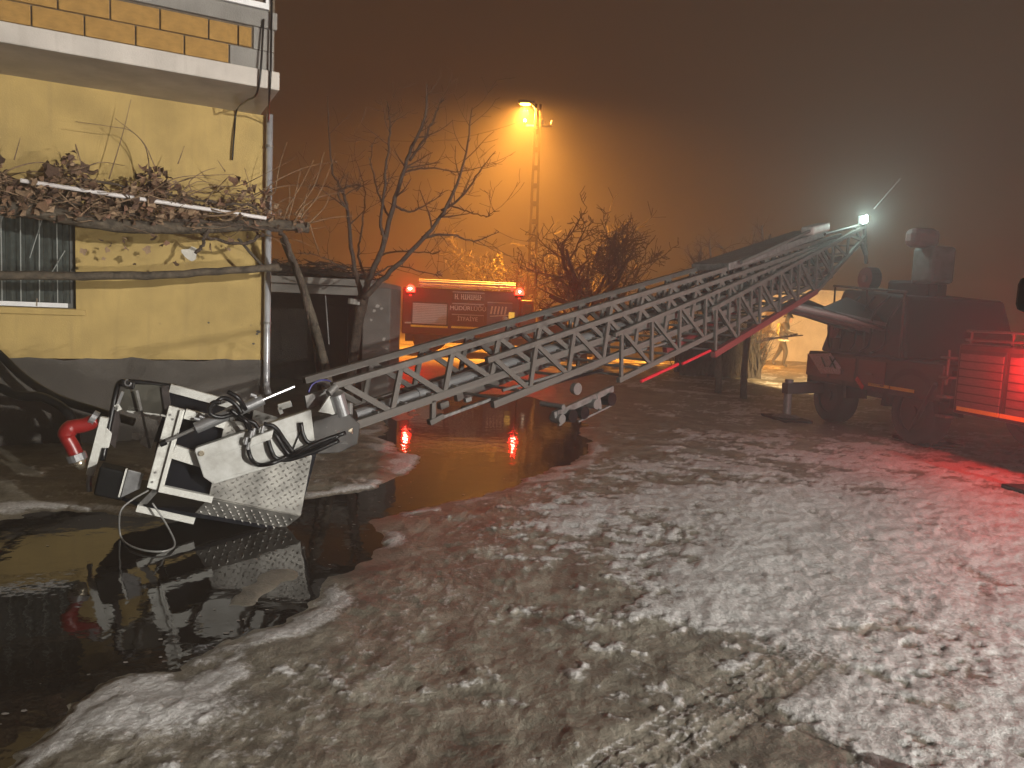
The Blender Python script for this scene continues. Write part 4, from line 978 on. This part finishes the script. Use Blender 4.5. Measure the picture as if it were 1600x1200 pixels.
for dx in (-.45, .2, .5):
    MB().tube([ltop + Vector((dx, 0, -.72)), ltop + Vector((dx, 0, -.66)), ltop + Vector((dx, 0, -.58)), ltop + Vector((dx, 0, -.54))], [.03, .06, .05, .03], 8).build('insulator', mat('white_porcelain', (.7, .68, .62), .3), sl, True)
SODIUM = lamp('sodium_lamp', 'SPOT', ah + Vector((-.02, -.02, -.10)), 58000, (1.0, .36, .045), sl, .12, aim=ah + Vector((0, 3.3, -4)), size=RAD(166), blend=.35)
wr = MB(); a_ = ltop + Vector((-.45, 0, -.55)); e_ = at(560, 210, 31)
wr.tube([a_.lerp(e_, i / 12) - Vector((0, 0, .5 * 4 * (i / 12) * (1 - i / 12))) for i in range(13)], .012, 5)
o = link('power_line', wr.mesh('power_line', m_black)); things_props(o, 'thin overhead wire running from the slotted lamp pole', 'wire')

# ------------------------------------------------------------------ fence and low wall
FY = 29.0
f0 = at(845, 480, FY).x; f1 = at(1080, 480, FY).x
fn_ = thing('fence', 'post and rail fence behind the spreading bare trees', 'fence', (f0, FY, ground_z(f0, FY)))
n_ = 9
m_fence = mat('fence_wood', (.33, .25, .16), .85, var=.25)
for i in range(n_):
    x = f0 + (f1 - f0) * i / (n_ - 1); z = ground_z(x, FY); bar('post', (x, FY, z - .1), (x, FY, z + 1.25 + random.uniform(-.04, .06)), .10, .10, m_fence, fn_)
for h in (.35, .75, 1.15):
    bar('rail', (f0, FY - .07, .30 + h), (f1, FY - .07, .30 + h + random.uniform(-.03, .03)), .04, .08, m_fence, fn_)
lw = MB(); x0 = at(880, 500, 26.0).x; x1 = at(1120, 500, 26.0).x; lw.span((x0, 26.0, .1), (x1, 26.3, 1.15)); lw.span((x0 - .05, 25.95, 1.152), (x1 + .05, 26.35, 1.22))
o = link('low_wall', lw.mesh('low_wall', m_conc)); things_props(o, 'low dark garden wall in front of the fence', 'wall')

# ------------------------------------------------------------------ fire engine behind the shed
EY = 23.5
ez = ground_z(at(720, 520, EY).x, EY)
def ex(px, py=490): return at(px, py, EY).x
def ezp(px, py): return at(px, py, EY).z
eng = thing('fire_engine', 'red fire engine with roof beacons flashing beyond the shed', 'fire engine', (ex(730), EY + 1.1, ez))
XL, XM, XC, XH = ex(628), ex(812), ex(842), ex(888)
ztop = ezp(720, 452); zbody = ez + .62
MB().span((XL, EY, zbody), (XM, EY + 2.3, ztop)).build('body', m_truckred, eng, bevel=.04)
MB().span((XL + .1, EY + .15, ez + .38), (XH - .1, EY + 2.1, zbody - .004)).build('chassis', m_truckdk, eng)
# cab and bonnet
zc = ezp(840, 470); zh = ezp(860, 484)
MB().hull8([Vector(p) for p in ((XM + .004, EY + .02, zbody), (XC, EY + .02, zbody), (XC, EY + 2.28, zbody), (XM + .004, EY + 2.28, zbody), (XM + .004, EY + .1, zc), (XC - .2, EY + .12, zc), (XC - .2, EY + 2.2, zc), (XM + .004, EY + 2.2, zc))]).build('cab', m_truckred, eng, bevel=.05)
MB().hull8([Vector(p) for p in ((XC + .004, EY + .02, zbody), (XH, EY + .02, zbody), (XH, EY + 2.28, zbody), (XC + .004, EY + 2.28, zbody), (XC + .004, EY + .06, zh), (XH, EY + .1, zh - .06), (XH, EY + 2.2, zh - .06), (XC + .004, EY + 2.24, zh))]).build('bonnet', m_truckdk, eng, bevel=.05)
MB().span((XM + .12, EY - .012, zc - .62), (XC - .22, EY - .004, zc - .12)).build('cab_window', m_glass, eng)
# shutter with slats
xs0, xs1 = ex(645), ex(698); zs0, zs1 = ezp(670, 506), ezp(670, 474)
shf = MB().span((xs0 - .05, EY - .02, zs0 - .05), (xs1 + .05, EY - .004, zs1 + .05)).build('locker_shutter', m_truckdk, eng)
ns = 12
for i in range(ns):
    z = zs0 + (zs1 - zs0) * (i + .5) / ns; bar('slat', (xs0, EY - .028, z), (xs1, EY - .028, z), .014, (zs1 - zs0) / ns * .86, m_shutter, shf)
bar('sill_strip', (xs0 - .05, EY - .03, zs0 - .08), (xs1 + .05, EY - .03, zs0 - .08), .02, .06, m_yellowref, shf)
# lettered panels
xt0, xt1 = ex(706), ex(756)
for i, (ya, yb, txt) in enumerate(((456, 472, None), (474, 489, 'M\u00dcD\u00dcRL\u00dc\u011e\u00dc'), (491, 505, '\u0130TFA\u0130YE'))):
    za, zb_ = ezp(730, yb), ezp(730, ya)
    pn = MB().span((xt0, EY - .03, za + .02), (xt1, EY - .006, zb_ - .02)).build('lettered_panel', m_truckred, eng, bevel=.01)
    bar('edge_strip', (xt0, EY - .035, zb_ - .02), (xt1, EY - .035, zb_ - .02), .02, .025, m_shutter, pn)
    if txt: text_obj('lettering', txt, (zb_ - za) * .62, m_letter, pn, Vector(((xt0 + xt1) / 2, EY - .032, za + (zb_ - za) * .26)), (1, 0, 0), (0, 0, 1))
    else:
        mb = MB(); rnd = random.Random(3)
        for k in range(13):
            xx = xt0 + .08 + k * (xt1 - xt0 - .16) / 13
            if k == 2: continue
            mb.span((xx, EY - .034, za + .08), (xx + .022, EY - .031, zb_ - .08)); mb.span((xx + .024, EY - .034, za + (.08 if k % 3 else .15)), (xx + .06, EY - .031, za + (.10 if k % 3 else .17)))
        mb.build('lettering', m_letter, pn)
bar('yellow_strip', (xt0, EY - .03, ezp(730, 512)), (xt1, EY - .03, ezp(730, 512)), .02, .06, m_yellowref, eng)
# equipment locker with things inside
xa, xb = ex(761), ex(800); za, zb_ = ezp(780, 518), ezp(780, 474)
lk = MB().span((xa, EY - .02, za), (xb, EY - .004, zb_)).build('equipment_locker', mat('purple_locker', (.10, .085, .16), .5), eng)
bar('edge_strip', (xa, EY - .03, zb_ + .02), (xb, EY - .03, zb_ + .02), .03, .03, m_shutter, lk)
mb = MB()
for k in range(5): mb.beam((xa + .12 + k * .11, EY - .03, zb_ - .35), (xa + .16 + k * .11, EY - .03, zb_ - .1), .02, .05, Vector((1, 0, 0)))
mb.beam((xa + .1, EY - .04, zb_ - .42), (xb - .1, EY - .04, zb_ - .36), .02, .03); mb.beam((xa + .1, EY - .04, za + .2), (xb - .25, EY - .04, za + .33), .02, .03); mb.build('stowed_tools', m_letter, lk)
MB().dome((xb - .22, EY - .05, za + .40), .10, .03, .10).build('hose_coupling', m_silver, lk)
MB().span((ex(795), EY - .05, ezp(800, 498)), (ex(804), EY - .01, ezp(800, 488))).build('marker_reflector', glow('reflector_glow', (1.0, .55, .08), .9), eng)  # yellow reflector, given a glow of its own
MB().dome((ex(824), EY - .05, ezp(824, 496)), .05, .03, .05).build('side_lamp', glow('warm_side_lamp', (1.0, .75, .5), 1.6), eng)
# roof rack
for (ya, dy) in ((441, .1), (445, .35), (438, .8)):
    rod('roof_tube', at(655, ya - .3, EY + dy), at(806, ya + 6.5, EY + dy), .045, m_shutter, eng, 8)
for px in (660, 690, 720, 750, 780, 800): bar('rack_post', at(px, 454 + (px - 720) * .04, EY + .3), at(px, 441 + (px - 720) * .04, EY + .3), .05, .05, m_shutter, eng)
bar('skirt_strip', (XL + .1, EY - .01, zbody + .35), (xs1, EY - .01, zbody + .35), .02, .05, m_shutter, eng)
def wheel(parent, c, r, wdt, axis=Vector((0, 1, 0))):
    a = Vector(axis).normalized(); c = Vector(c); prof = [(-.5, .62), (-.5, .93), (-.36, 1.0), (.36, 1.0), (.5, .93), (.5, .62)]
    X = a.orthogonal().normalized(); Y = a.cross(X); mb = MB(); sg = 28
    for (h, q) in prof:
        for k in range(sg): an = 6.2832 * k / sg; mb.v.append(tuple(c + a * (h * wdt) + (X * math.cos(an) + Y * math.sin(an)) * (q * r)))
    for i in range(5):
        for k in range(sg): k2 = (k + 1) % sg; mb.f.append((i * sg + k, i * sg + k2, (i + 1) * sg + k2, (i + 1) * sg + k))
    wh = mb.build('wheel', m_tyre, parent, True)
    mb = MB(); mb.tube([c - a * (.40 * wdt), c - a * (.36 * wdt), c + a * (.36 * wdt), c + a * (.40 * wdt)], [.58 * r, .63 * r, .63 * r, .58 * r], 20); mb.tube([c - a * .5 * wdt, c + a * .5 * wdt], .2 * r, 10); mb.build('rim', m_truckdk, wh)
for px in (668, 780, 862): wheel(eng, (ex(px), EY + .18, ez + .45), .45, .26); wheel(eng, (ex(px), EY + 2.1, ez + .45), .45, .26)
red_dome = glow('red_beacon_glow', (1.0, .02, .01), 22); hot = glow('beacon_core', (1.0, .62, .35), 40)
for (px, py, E) in ((641, 451, 260), (812, 456, 170)):
    p = at(px, py, EY - .10); bc = MB().tube([p + Vector((0, .1, -.20)), p + Vector((0, .1, -.10))], .15, 14).build('beacon', m_plastic, eng)
    MB().dome(p + Vector((0, .1, -.04)), .14, .14, .17, 14, 8).build('dome', red_dome, bc, True); MB().dome(p + Vector((0, -.045, .0)), .06 if px < 700 else .04, .02, .035).build('bulb', hot, bc, True)
    lamp('beacon_lamp', 'SPOT', p + Vector((0, -.26, .02)), E, (1.0, .012, .008), eng, .05, aim=Vector((-1.0, 2.0, .6)), size=RAD(110), blend=.6)

# ------------------------------------------------------------------ ladder truck
TS = Vector((6.05, 11.6, 0)); TA = Vector((-.157, .988, 0)).normalized(); TB = Vector((.988, .157, 0)).normalized()
tz = ground_z(6.3, 11.5) + .0
def tf(a, b, z): return TS + TA * a + TB * b + ZU * (tz + z)
def tbox(mb, a0, a1, b0, b1, z0, z1): return mb.box(tf((a0 + a1) / 2, (b0 + b1) / 2, (z0 + z1) / 2), abs(a1 - a0), abs(b1 - b0), abs(z1 - z0), TA, TB, ZU)
m_truckmar = mat('maroon_truck_paint', (0.055, 0.010, 0.009), 0.4, var=0.2, scale=3)
truck = thing('ladder_truck', 'dark red turntable ladder truck parked on its outriggers in the fog', 'fire truck', tf(-2, 1.25, 0))
mb = MB(); tbox(mb, -6.3, 2.5, .55, 1.95, .55, .85); mb.build('chassis', m_truckdk, truck)
mb = MB(); tbox(mb, -3.9, -1.25, .0, 2.5, .62, 1.60); mb.build('locker_body', m_truckmar, truck, bevel=.03)
mb = MB(); tbox(mb, -1.0, 2.55, .0, 2.5, .72, 1.28); mb.build('rear_deck', m_truckdk, truck, bevel=.03)
mb = MB(); tbox(mb, -1.246, -1.004, .15, 2.35, .65, 1.2); mb.build('body_link', m_truckdk, truck)
mb = MB(); mb.hull8([tf(*p) for p in ((-6.4, .05, .6), (-3.95, .05, .6), (-3.95, 2.45, .6), (-6.4, 2.45, .6), (-6.15, .15, 2.75), (-3.95, .1, 2.8), (-3.95, 2.4, 2.8), (-6.15, 2.35, 2.75))]); mb.build('cab', m_truckmar, truck, bevel=.06)
mb = MB(); tbox(mb, -5.9, -4.1, .0, .08, 1.7, 2.5); mb.build('cab_window', m_glass, truck)
for i in range(3):
    a0 = -3.8 + i * .85; ls = MB(); tbox(ls, a0, a0 + .8, -.012, -.002, .72, 1.52); s_ = ls.build('locker_shutter', m_truckdk, truck)
    for k in range(7):
        z = .76 + k * .11; bar('slat', tf(a0 + .03, -.018, z), tf(a0 + .77, -.018, z), .012, .09, mat('dim_shutter', (.16, .10, .10), .45, .2), s_)
for (a0, a1) in ((-1.0, -.45), (-.42, .10)):
    bar('yellow_strip', tf(a0 + .55, -.012, .83), tf(a1 + .55, -.012, .83), .012, .050, m_yellowref, truck)
for (a0, a1) in ((-2.55, -2.1), (-2.08, -1.35)):
    bar('yellow_strip', tf(a0, -.02, .70), tf(a1, -.02, .70), .012, .055, m_yellowref, truck)
p_, q_ = bq(0, 0), None
# rails on the deck edge
for (a0, a1, z) in ((-3.9, -1.3, 1.78), (-3.9, -1.3, 1.66)): rod('deck_rail', tf(a0, .06, z), tf(a1, .06, z), .018, m_alu, truck, 8)
for a0 in (-3.8, -2.9, -2.1, -1.4): rod('rail_post', tf(a0, .06, 1.6), tf(a0, .06, 1.78), .018, m_alu, truck, 8)
rod('grab_handle', tf(-1.12, -.03, 1.0), tf(-1.12, -.03, 1.5), .02, m_alu, truck, 8)
for a0 in (-5.2, -.35, 1.9):
    for b0 in (.22, 2.28): wheel(truck, tf(a0, b0, .5), .5, .32, TB)
for a0 in (-.35, 1.9):
    mb = MB(); pts = [tf(a0 + .66 * math.cos(t), .0, .52 + .66 * math.sin(t)) for t in [i * math.pi / 10 for i in range(11)]] + [tf(a0 + .56 * math.cos(t), .0, .52 + .56 * math.sin(t)) for t in [i * math.pi / 10 for i in range(10, -1, -1)]]
    mb.plate(pts, .4, TB); mb.build('mudguard', m_plastic, truck)
mb = MB(); mb.hull8([tf(*p) for p in ((.1, .2, 1.284), (2.5, .2, 1.284), (2.5, 2.3, 1.284), (.1, 2.3, 1.284), (.4, .35, 2.3), (2.15, .35, 2.45), (2.15, 2.15, 2.45), (.4, 2.15, 2.3))]); mb.build('turret_housing', m_truckdk, truck, bevel=.05)
# fittings on the housing and deck side
for k in range(9): bar('grille_slat', tf(.75 + k * .085, .262, 1.55), tf(.75 + k * .085, .335, 2.05), .012, .03, m_alud, truck, TA)
for a0 in (.25, 1.05, 1.85): bar('locker_door', tf(a0, -.012, 1.02), tf(a0 + .7, -.012, 1.02), .012, .40, m_truckmar, truck)
for a0 in (.55, 1.35, 2.15): bar('door_handle', tf(a0, -.03, 1.0), tf(a0 + .16, -.03, 1.0), .02, .03, m_alu, truck)
for k in range(4): bar('step', tf(-1.14, -.10, .55 + k * .28), tf(-1.14, .10, .55 + k * .28), .2, .03, m_alu, truck)
for (a0, z) in ((2.0, 1.75), (1.2, 2.6)): rod('hose_reel', tf(a0, .12, z), tf(a0, .30, z), .2, m_black, truck, 20); rod('reel_hub', tf(a0, .10, z), tf(a0, .32, z), .06, m_alu, truck, 12)
rod('deck_rail', tf(.1, .12, 2.35), tf(2.1, .12, 2.5), .02, m_alu, truck, 8)
for a0 in (.15, 1.1, 2.05): rod('rail_post', tf(a0, .14, 1.3), tf(a0, .12, 2.36 + .07 * a0), .018, m_alu, truck, 8)
for k in range(5): MB().tube(spline([tf(.2 + k * .4, .2, 2.3), tf(.3 + k * .4, .0, 1.9 + .1 * (k % 2)), tf(.5 + k * .4, .1, 1.5), tf(.9 + k * .3, .15, 1.35)], 5), .02, 6).build('hydraulic_hose', m_black, truck, True)
bar('number_panel', tf(-3.7, -.02, 1.56), tf(-2.9, -.02, 1.56), .012, .08, m_letter, truck)
# turntable, turret, console, ladder cradle
TT = (1.35, 1.25)
MB().tube([tf(*TT, 1.28), tf(*TT, 1.55)], .95, 28).build('turntable', m_alud, truck)
pv = lp(9.4, -1.1, .4); c0 = tf(*TT, 1.56)
for s in (-.05, .78):
    q0 = lp(9.9, -1.05, s); q1 = lp(8.9, -1.05, s); d0 = Vector((c0.x, c0.y, c0.z)) - LNrm * (s - .4) 
    MB().plate([d0 + LH * .75, d0 - LH * .75, q1, q0], .06, LNrm).build('turret_plate', m_truckdk, truck, bevel=.01)
MB().box(c0 + Vector((0, 0, .55)), .9, .7, 1.0, LH, LNrm, ZU).build('turret_core', m_truckdk, truck, bevel=.05)
rod('lift_cylinder', c0 - LH * .8 + ZU * .15 + LNrm * .2, lp(8.5, -.92, .3), .075, m_alud, truck, 14)
rod('lift_cylinder', c0 - LH * .8 + ZU * .15 - LNrm * .25, lp(8.5, -.92, .62), .075, m_alud, truck, 14)
rod('hoist_cable', lp(7.0, -1.2, .05), at(1246, 522, 12.6), .012, m_brass, truck, 6); rod('hoist_cable', lp(7.25, -1.2, .05), at(1254, 524, 12.6), .012, m_brass, truck, 6)
cp = Vector(at(1458, 415, 12.6)); cm = MB()
MB().box(cp, .50, .45, .62, TA, TB, ZU).build('control_console', mat('console_grey', (.12, .12, .112), .7), truck, bevel=.06)
rp_ = Vector(at(1441, 372, 12.55)); MB().box(rp_, .30, .5, .32, TA, TB, ZU).build('console_hood', mat('faded_red_hood', (.13, .035, .025), .7), truck, bevel=.10)
MB().span(cp + Vector((-.05, -.05, -1.3)), cp + Vector((.08, .08, -.31))).build('console_post', m_truckdk, truck)
# white marked board at the rear corner
bd = [on_plane(x, y, tf(0, -.03, 0), TB) for x, y in ((1264, 553), (1298, 552), (1314, 574), (1313, 585), (1283, 583))]
bo = MB().plate(bd, .012, TB * -1).build('marker_board', mat('board_white', (.62, .62, .72), .5, var=.2, scale=30), truck)
mb = MB()
for (x0, y0, x1, y1) in ((1284, 558, 1290, 573), (1290, 573, 1295, 572), (1297, 557, 1306, 576), (1305, 560, 1297, 574)):
    mb.beam(on_plane(x0, y0, tf(0, -.046, 0), TB), on_plane(x1, y1, tf(0, -.046, 0), TB), .004, .045, TB)
mb.build('marking', m_black, bo)
bar('red_marker', on_plane(1338, 591, tf(0, -.03, 0), TB), on_plane(1348, 606, tf(0, -.03, 0), TB), .02, .07, mat('red_reflector', (.6, .02, .03), .3), truck)
# outriggers
def outrigger(foot, a_b, z_b, lab=None):
    f = Vector(foot); gz_ = ground_z(f.x, f.y); top = tf(a_b, .3, z_b); knee = Vector((f.x, f.y, top.z - .05))
    o = MB().beam(top, knee + TB * -.08, .22, .20).build('outrigger', m_truckdk, truck, bevel=.015)
    rod('jack', Vector((f.x, f.y, gz_ + .1)), Vector((f.x, f.y, top.z + .12)), .075, m_alud, o, 16)
    rod('jack_rod', Vector((f.x, f.y, gz_ + .06)), Vector((f.x, f.y, gz_ + .3)), .045, m_silver, o, 12)
    MB().tube([Vector((f.x, f.y, gz_ + .06)), Vector((f.x, f.y, gz_ + .11))], [.26, .16], 20).build('foot_plate', m_alud, o)
    MB().box(Vector((f.x, f.y, gz_ + .025)), .9, .55, .05, TA, TB, ZU).build('ground_pad', m_plastic, o, bevel=.01)
    return o
fp = on_z(1448, 690, tz + .03)
outrigger(fp, -.75, .62)
outrigger(tf(2.2, -.55, 0), 2.2, .62)
outrigger(tf(-3.6, -.6, 0), -3.6, .55)
rod('diagonal_strut', on_plane(1418, 682, fp, Vector((0, -1, 0))), on_plane(1462, 600, tf(0, -.03, 0), TB), .035, m_truckdk, truck, 8)
# red warning lamp on the body side
RL = on_plane(1618, 575, tf(0, -.10, 0), TB)
rl = MB().box(RL + TB * .05, .22, .06, .12, TA, TB, ZU).build('warning_lamp', m_plastic, truck)
MB().dome(RL, .05, .05, .05).build('lens', red_dome, rl, True)
lamp('warning_lamp_light', 'POINT', RL - TB * .12, 110, (1.0, .02, .02), truck, .06)
# added unseen lamp, stands in for another vehicle's headlights on the lane
WK = tf(2.75, 1.6, 1.5)
wk = MB().box(WK - TA * .06, .08, .22, .16, TA, TB, ZU).build('added_lane_lamp', m_plastic, truck)
MB().box(WK - TA * .012, .02, .18, .12, TA, TB, ZU).build('lens', glow('warm_led', (1.0, .72, .36), 12), wk)
lamp('added_lane_light', 'SPOT', WK + TA * .06, 16000, (1.0, .66, .30), truck, .06, aim=gbase(1222, 24), size=RAD(46), blend=.6)

# garden wall closing the lane, lit by the added lane lamp
gw_ = MB(); x0 = at(1185, 520, 29.5).x; x1 = at(1330, 520, 29.5).x; gw_.span((x0, 29.5, .0), (x1, 29.75, 3.1)); gw_.span((x0 - .05, 29.45, 3.102), (x1 + .05, 29.8, 3.2))
o = link('lane_wall', gw_.mesh('lane_wall', wall_paint('lane_render', (.50, .42, .32), (.3, .25, .2)))); things_props(o, 'tall pale rendered wall at the end of the lit lane behind the firefighter', 'wall')

# dark bare hedge between the pruned trees and the lane
hx0, hx1 = at(1060, 540, 20.5).x, at(1186, 540, 20.5).x
hg = thing('hedge', 'dense dark bare hedge beside the lit lane', 'hedge', (hx0, 20.5, ground_z(hx0, 20.5)))
mb = MB(); c0 = Vector((hx0, 20.5, ground_z(hx0, 20.5)))
for k in range(420):
    p = c0 + Vector((random.uniform(0, hx1 - hx0), random.uniform(-.5, .5), random.uniform(0, .3))); twig(mb, p, Vector((random.gauss(0, .25), random.gauss(0, .25), 1)), random.uniform(.7, 1.5), .014, 1, .3, .1, (3, 5))
mb.build('branches', mat('hedge_bark', (.020, .016, .012), .95), hg)['kind'] = 'stuff'
mb = MB(); nx = 26
for i in range(nx + 1):
    x = hx0 + (hx1 - hx0) * i / nx
    for y, z in ((20.15, -.1), (20.22, .8 + random.uniform(-.12, .12)), (20.5, 1.05 + random.uniform(-.15, .15)), (20.8, .8), (20.85, -.1)): mb.v.append((x + random.uniform(-.05, .05), y + random.uniform(-.06, .06), z + .25))
for i in range(nx):
    for k in range(4): a = i * 5 + k; mb.f.append((a, a + 5, a + 6, a + 1))
mb.build('core', mat('hedge_litter', (.010, .008, .006), .95, var=.4, bump=1), hg)

# ------------------------------------------------------------------ firefighter
def person():
    b = gbase(1226, 25.0); b = Vector(b); t = thing('person', 'firefighter in dark turnout gear and helmet walking on the lit lane', 'person', b)
    me = bpy.data.meshes.new('body'); F = Vector((.80, -.6, 0)).normalized(); S = Vector((F.y, -F.x, 0))
    J = {'pel': (0, 0, .96, .15), 'wai': (.02, 0, 1.12, .155), 'che': (.05, 0, 1.32, .18), 'nek': (.08, 0, 1.50, .075), 'hed': (.11, 0, 1.60, .095), 'top': (.12, 0, 1.70, .085),
         'hl': (0, .10, .92, .11), 'kl': (.16, .11, .52, .080), 'al': (.10, .11, .10, .055), 'tl': (.25, .11, .05, .045),
         'hr': (0, -.10, .92, .11), 'kr': (-.12, -.11, .54, .080), 'ar': (-.34, -.11, .14, .055), 'tr': (-.22, -.11, .05, .045),
         'sl': (.05, .20, 1.42, .085), 'el': (.20, .27, 1.18, .06), 'wl': (.42, .20, 1.12, .045), 'fl': (.50, .18, 1.13, .035), 'sr': (.05, -.20, 1.42, .085), 'er': (-.08, -.27, 1.16, .06), 'wr': (.06, -.24, .95, .045), 'fr': (.10, -.23, .87, .035)}
    E = [('pel', 'wai'), ('wai', 'che'), ('che', 'nek'), ('nek', 'hed'), ('hed', 'top'), ('pel', 'hl'), ('hl', 'kl'), ('kl', 'al'), ('al', 'tl'), ('pel', 'hr'), ('hr', 'kr'), ('kr', 'ar'), ('ar', 'tr'), ('che', 'sl'), ('sl', 'el'), ('el', 'wl'), ('wl', 'fl'), ('che', 'sr'), ('sr', 'er'), ('er', 'wr'), ('wr', 'fr')]
    ks = list(J); me.from_pydata([b + F * J[k][0] + S * J[k][1] + ZU * J[k][2] for k in ks], [(ks.index(a), ks.index(c)) for a, c in E], [])
    o = link('body', me, t); sk = o.modifiers.new('skin', 'SKIN'); ss = o.modifiers.new('sub', 'SUBSURF'); ss.levels = 1; ss.render_levels = 2
    for i, k in enumerate(ks): r = J[k][3]; me.skin_vertices[0].data[i].radius = (r, r); me.skin_vertices[0].data[i].use_root = (k == 'pel')
    me.materials.append(mat('turnout_cloth', (.075, .06, .042), .85, var=.25))
    hc = b + F * .115 + ZU * 1.68
    MB().dome(hc, .15, .15, .15, 16, 6, False).tube([hc + Vector((0, 0, -.01)), hc + Vector((0, 0, .012))], [.19, .17], 16).build('helmet', m_black, t, True)
    MB().dome(hc + F * .09 + ZU * -.10, .06, .06, .085, 10, 6).build('face', mat('skin_tone', (.45, .27, .18), .6), t, True)
    for (k, z, r) in (('che', 1.22, .19), ('pel', .88, .20)):
        c = b + F * .03 + ZU * z; MB().tube([c, c + ZU * .05], r, 16, False).build('reflective_band', mat('reflective_cloth', (.7, .68, .5), .4), t, True)
    tk = b - F * .16 + ZU * 1.05; MB().tube([tk, tk + ZU * .1, tk + ZU * .38, tk + ZU * .44], [.05, .085, .085, .04], 12).build('air_tank', mat('tank_yellow', (.45, .36, .10), .4), t, True)
person()

# ------------------------------------------------------------------ unseen van put in to carry the yard lamps, set by the shadows
VX, VY = 8.1, -2.75                      # front left corner of its body
van = thing('unseen_lamp_van', 'unseen black van put in to carry the lit yard lamps', 'van', (VX + .9, VY - 2, 0))
def vb_(mb, x0, x1, y0, y1, z0, z1): return mb.span((VX + x0, VY + y0, z0), (VX + x1, VY + y1, z1))
mb = MB(); mb.hull8([Vector((VX + x, VY + y, z)) for x, y, z in ((.02, -4.6, .32), (.10, -.02, .32), (1.75, -.02, .32), (1.85, -4.6, .32), (.02, -4.6, 1.0), (.06, -.10, 1.0), (1.80, -.10, 1.0), (1.85, -4.6, 1.0))]); mb.build('body', m_van, van, bevel=.05)
mb = MB(); mb.hull8([Vector((VX + x, VY + y, z)) for x, y, z in ((.06, -4.5, 1.002), (.08, -1.0, 1.002), (1.78, -1.0, 1.002), (1.82, -4.5, 1.002), (.2, -4.4, 1.95), (.22, -1.9, 1.95), (1.64, -1.9, 1.95), (1.68, -4.4, 1.95))]); mb.build('cabin', m_glass, van, bevel=.05)
for x in (.12, 1.72):
    for y in (-.95, -3.7): wheel(van, (VX + x, VY + y, .33), .33, .22, Vector((1, 0, 0)))
def beam_profile(L, stops):
    """vertical spread of a vehicle lamp: less light thrown down at the ground close by"""
    ld = L.data; ld.use_nodes = True; n = ld.node_tree.nodes; l = ld.node_tree.links
    em = n['Emission']; tc = n.new('ShaderNodeTexCoord'); sp = n.new('ShaderNodeSeparateXYZ'); l.new(tc.outputs['Normal'], sp.inputs[0])
    rp = n.new('ShaderNodeValToRGB'); mr = n.new('ShaderNodeMapRange'); mr.inputs['From Min'].default_value = -1; mr.inputs['From Max'].default_value = 1
    l.new(sp.outputs['Y'], mr.inputs['Value']); l.new(mr.outputs[0], rp.inputs['Fac']); e = rp.color_ramp.elements
    e[0].position = 0.0; e[0].color = (stops[0][1],) * 3 + (1,); e[1].position = 1.0; e[1].color = (.8, .8, .8, 1)
    for ps, vv_ in stops[1:]: x_ = e.new(ps); x_.color = (vv_, vv_, vv_, 1)
    l.new(rp.outputs['Color'], em.inputs['Strength'])
HZ = .98
LCOL = (1.0, .955, .885)
for (x, E) in ((.30, 2500), (1.50, 2500)):
    hl = MB().box((VX + x, VY + .0, HZ), .28, .06, .16).build('headlamp', m_plastic, van, bevel=.02)
    MB().dome((VX + x, VY + .035, HZ), .12, .02, .06).build('lens', glow('headlamp_lens', (1.0, .94, .82), 8), hl, True)
    beam_profile(lamp('headlamp_beam', 'SPOT', (VX + x, VY + .12, HZ), E, LCOL, van, .05, aim=(-3.0, 8.0, 1.8), size=RAD(80), blend=.8), ((0, .10), (.36, .36), (.43, .65), (.48, .9), (.55, 1)))
MP = Vector((VX + .9, VY - 2.2, 1.95))
MB().tube([MP, MP + ZU * 2.0], .03, 10).build('lamp_mast', m_alud, van)
mh = MB().box(MP + ZU * 2.1, .46, .12, .24).build('unseen_mast_lamp', m_plastic, van, bevel=.02)
MB().box(MP + ZU * 2.1 + Vector((0, .065, 0)), .42, .02, .20).build('lens', glow('scene_lamp_lens', (1.0, .95, .86), 8), mh)
lamp('unseen_mast_light', 'SPOT', MP + ZU * 2.1 + Vector((-.02, .16, 0)), 11500, LCOL, van, .09, aim=(-3.0, 5.5, 1.0), size=RAD(92), blend=.8)  # unseen lamp added to bring the ground up to the walls
# black mirror-like shapes at the frame edge, built as an unlit floodlight stand
SY_ = 2.45
hd = at(1646, 461, SY_); cs = at(1645, 1190, SY_); gst = ground_z(hd.x + .05, SY_)
st = thing('edge_shape_stand', 'black mirror-like shapes at the edge of the snow, built as a floodlight stand', 'floodlight', (hd.x + .16, SY_, gst))
MB().tube([(hd.x + .16, SY_, gst + .1), (hd.x + .16, SY_, hd.z)], .006, 8).build('pole', m_plastic, st)
hb = MB().box(hd + Vector((.05, 0, 0)), .29, .12, .125).build('lamp_head', m_plastic, st, bevel=.03)
MB().box(hd + Vector((.05, .062, 0)), .24, .004, .09).build('glass', m_glass, hb)
MB().box((cs.x + .0, SY_, gst + .12), .13, .10, .24).build('battery_case', m_plastic, st, bevel=.05)
# ------------------------------------------------------------------ haze
hz = MB().span((-140, -12, -1.2), (140, 135, 10.6)).mesh('haze', None)
o = link('haze', hz); o['kind'] = 'stuff'; o['label'] = 'cold night fog and smoke hanging over the yard'
m = bpy.data.materials.new('fog'); m.use_nodes = True; hz.materials.append(m); n = m.node_tree.nodes; l = m.node_tree.links; n.clear()
ou = n.new('ShaderNodeOutputMaterial'); pvn = n.new('ShaderNodeVolumePrincipled'); pvn.inputs['Color'].default_value = (.86, .86, .86, 1); pvn.inputs['Density'].default_value = .0115
pvn.inputs['Anisotropy'].default_value = .65
l.new(pvn.outputs[0], ou.inputs['Volume'])
for o in bpy.data.objects:
    if '_base' in o.keys(): del o['_base']
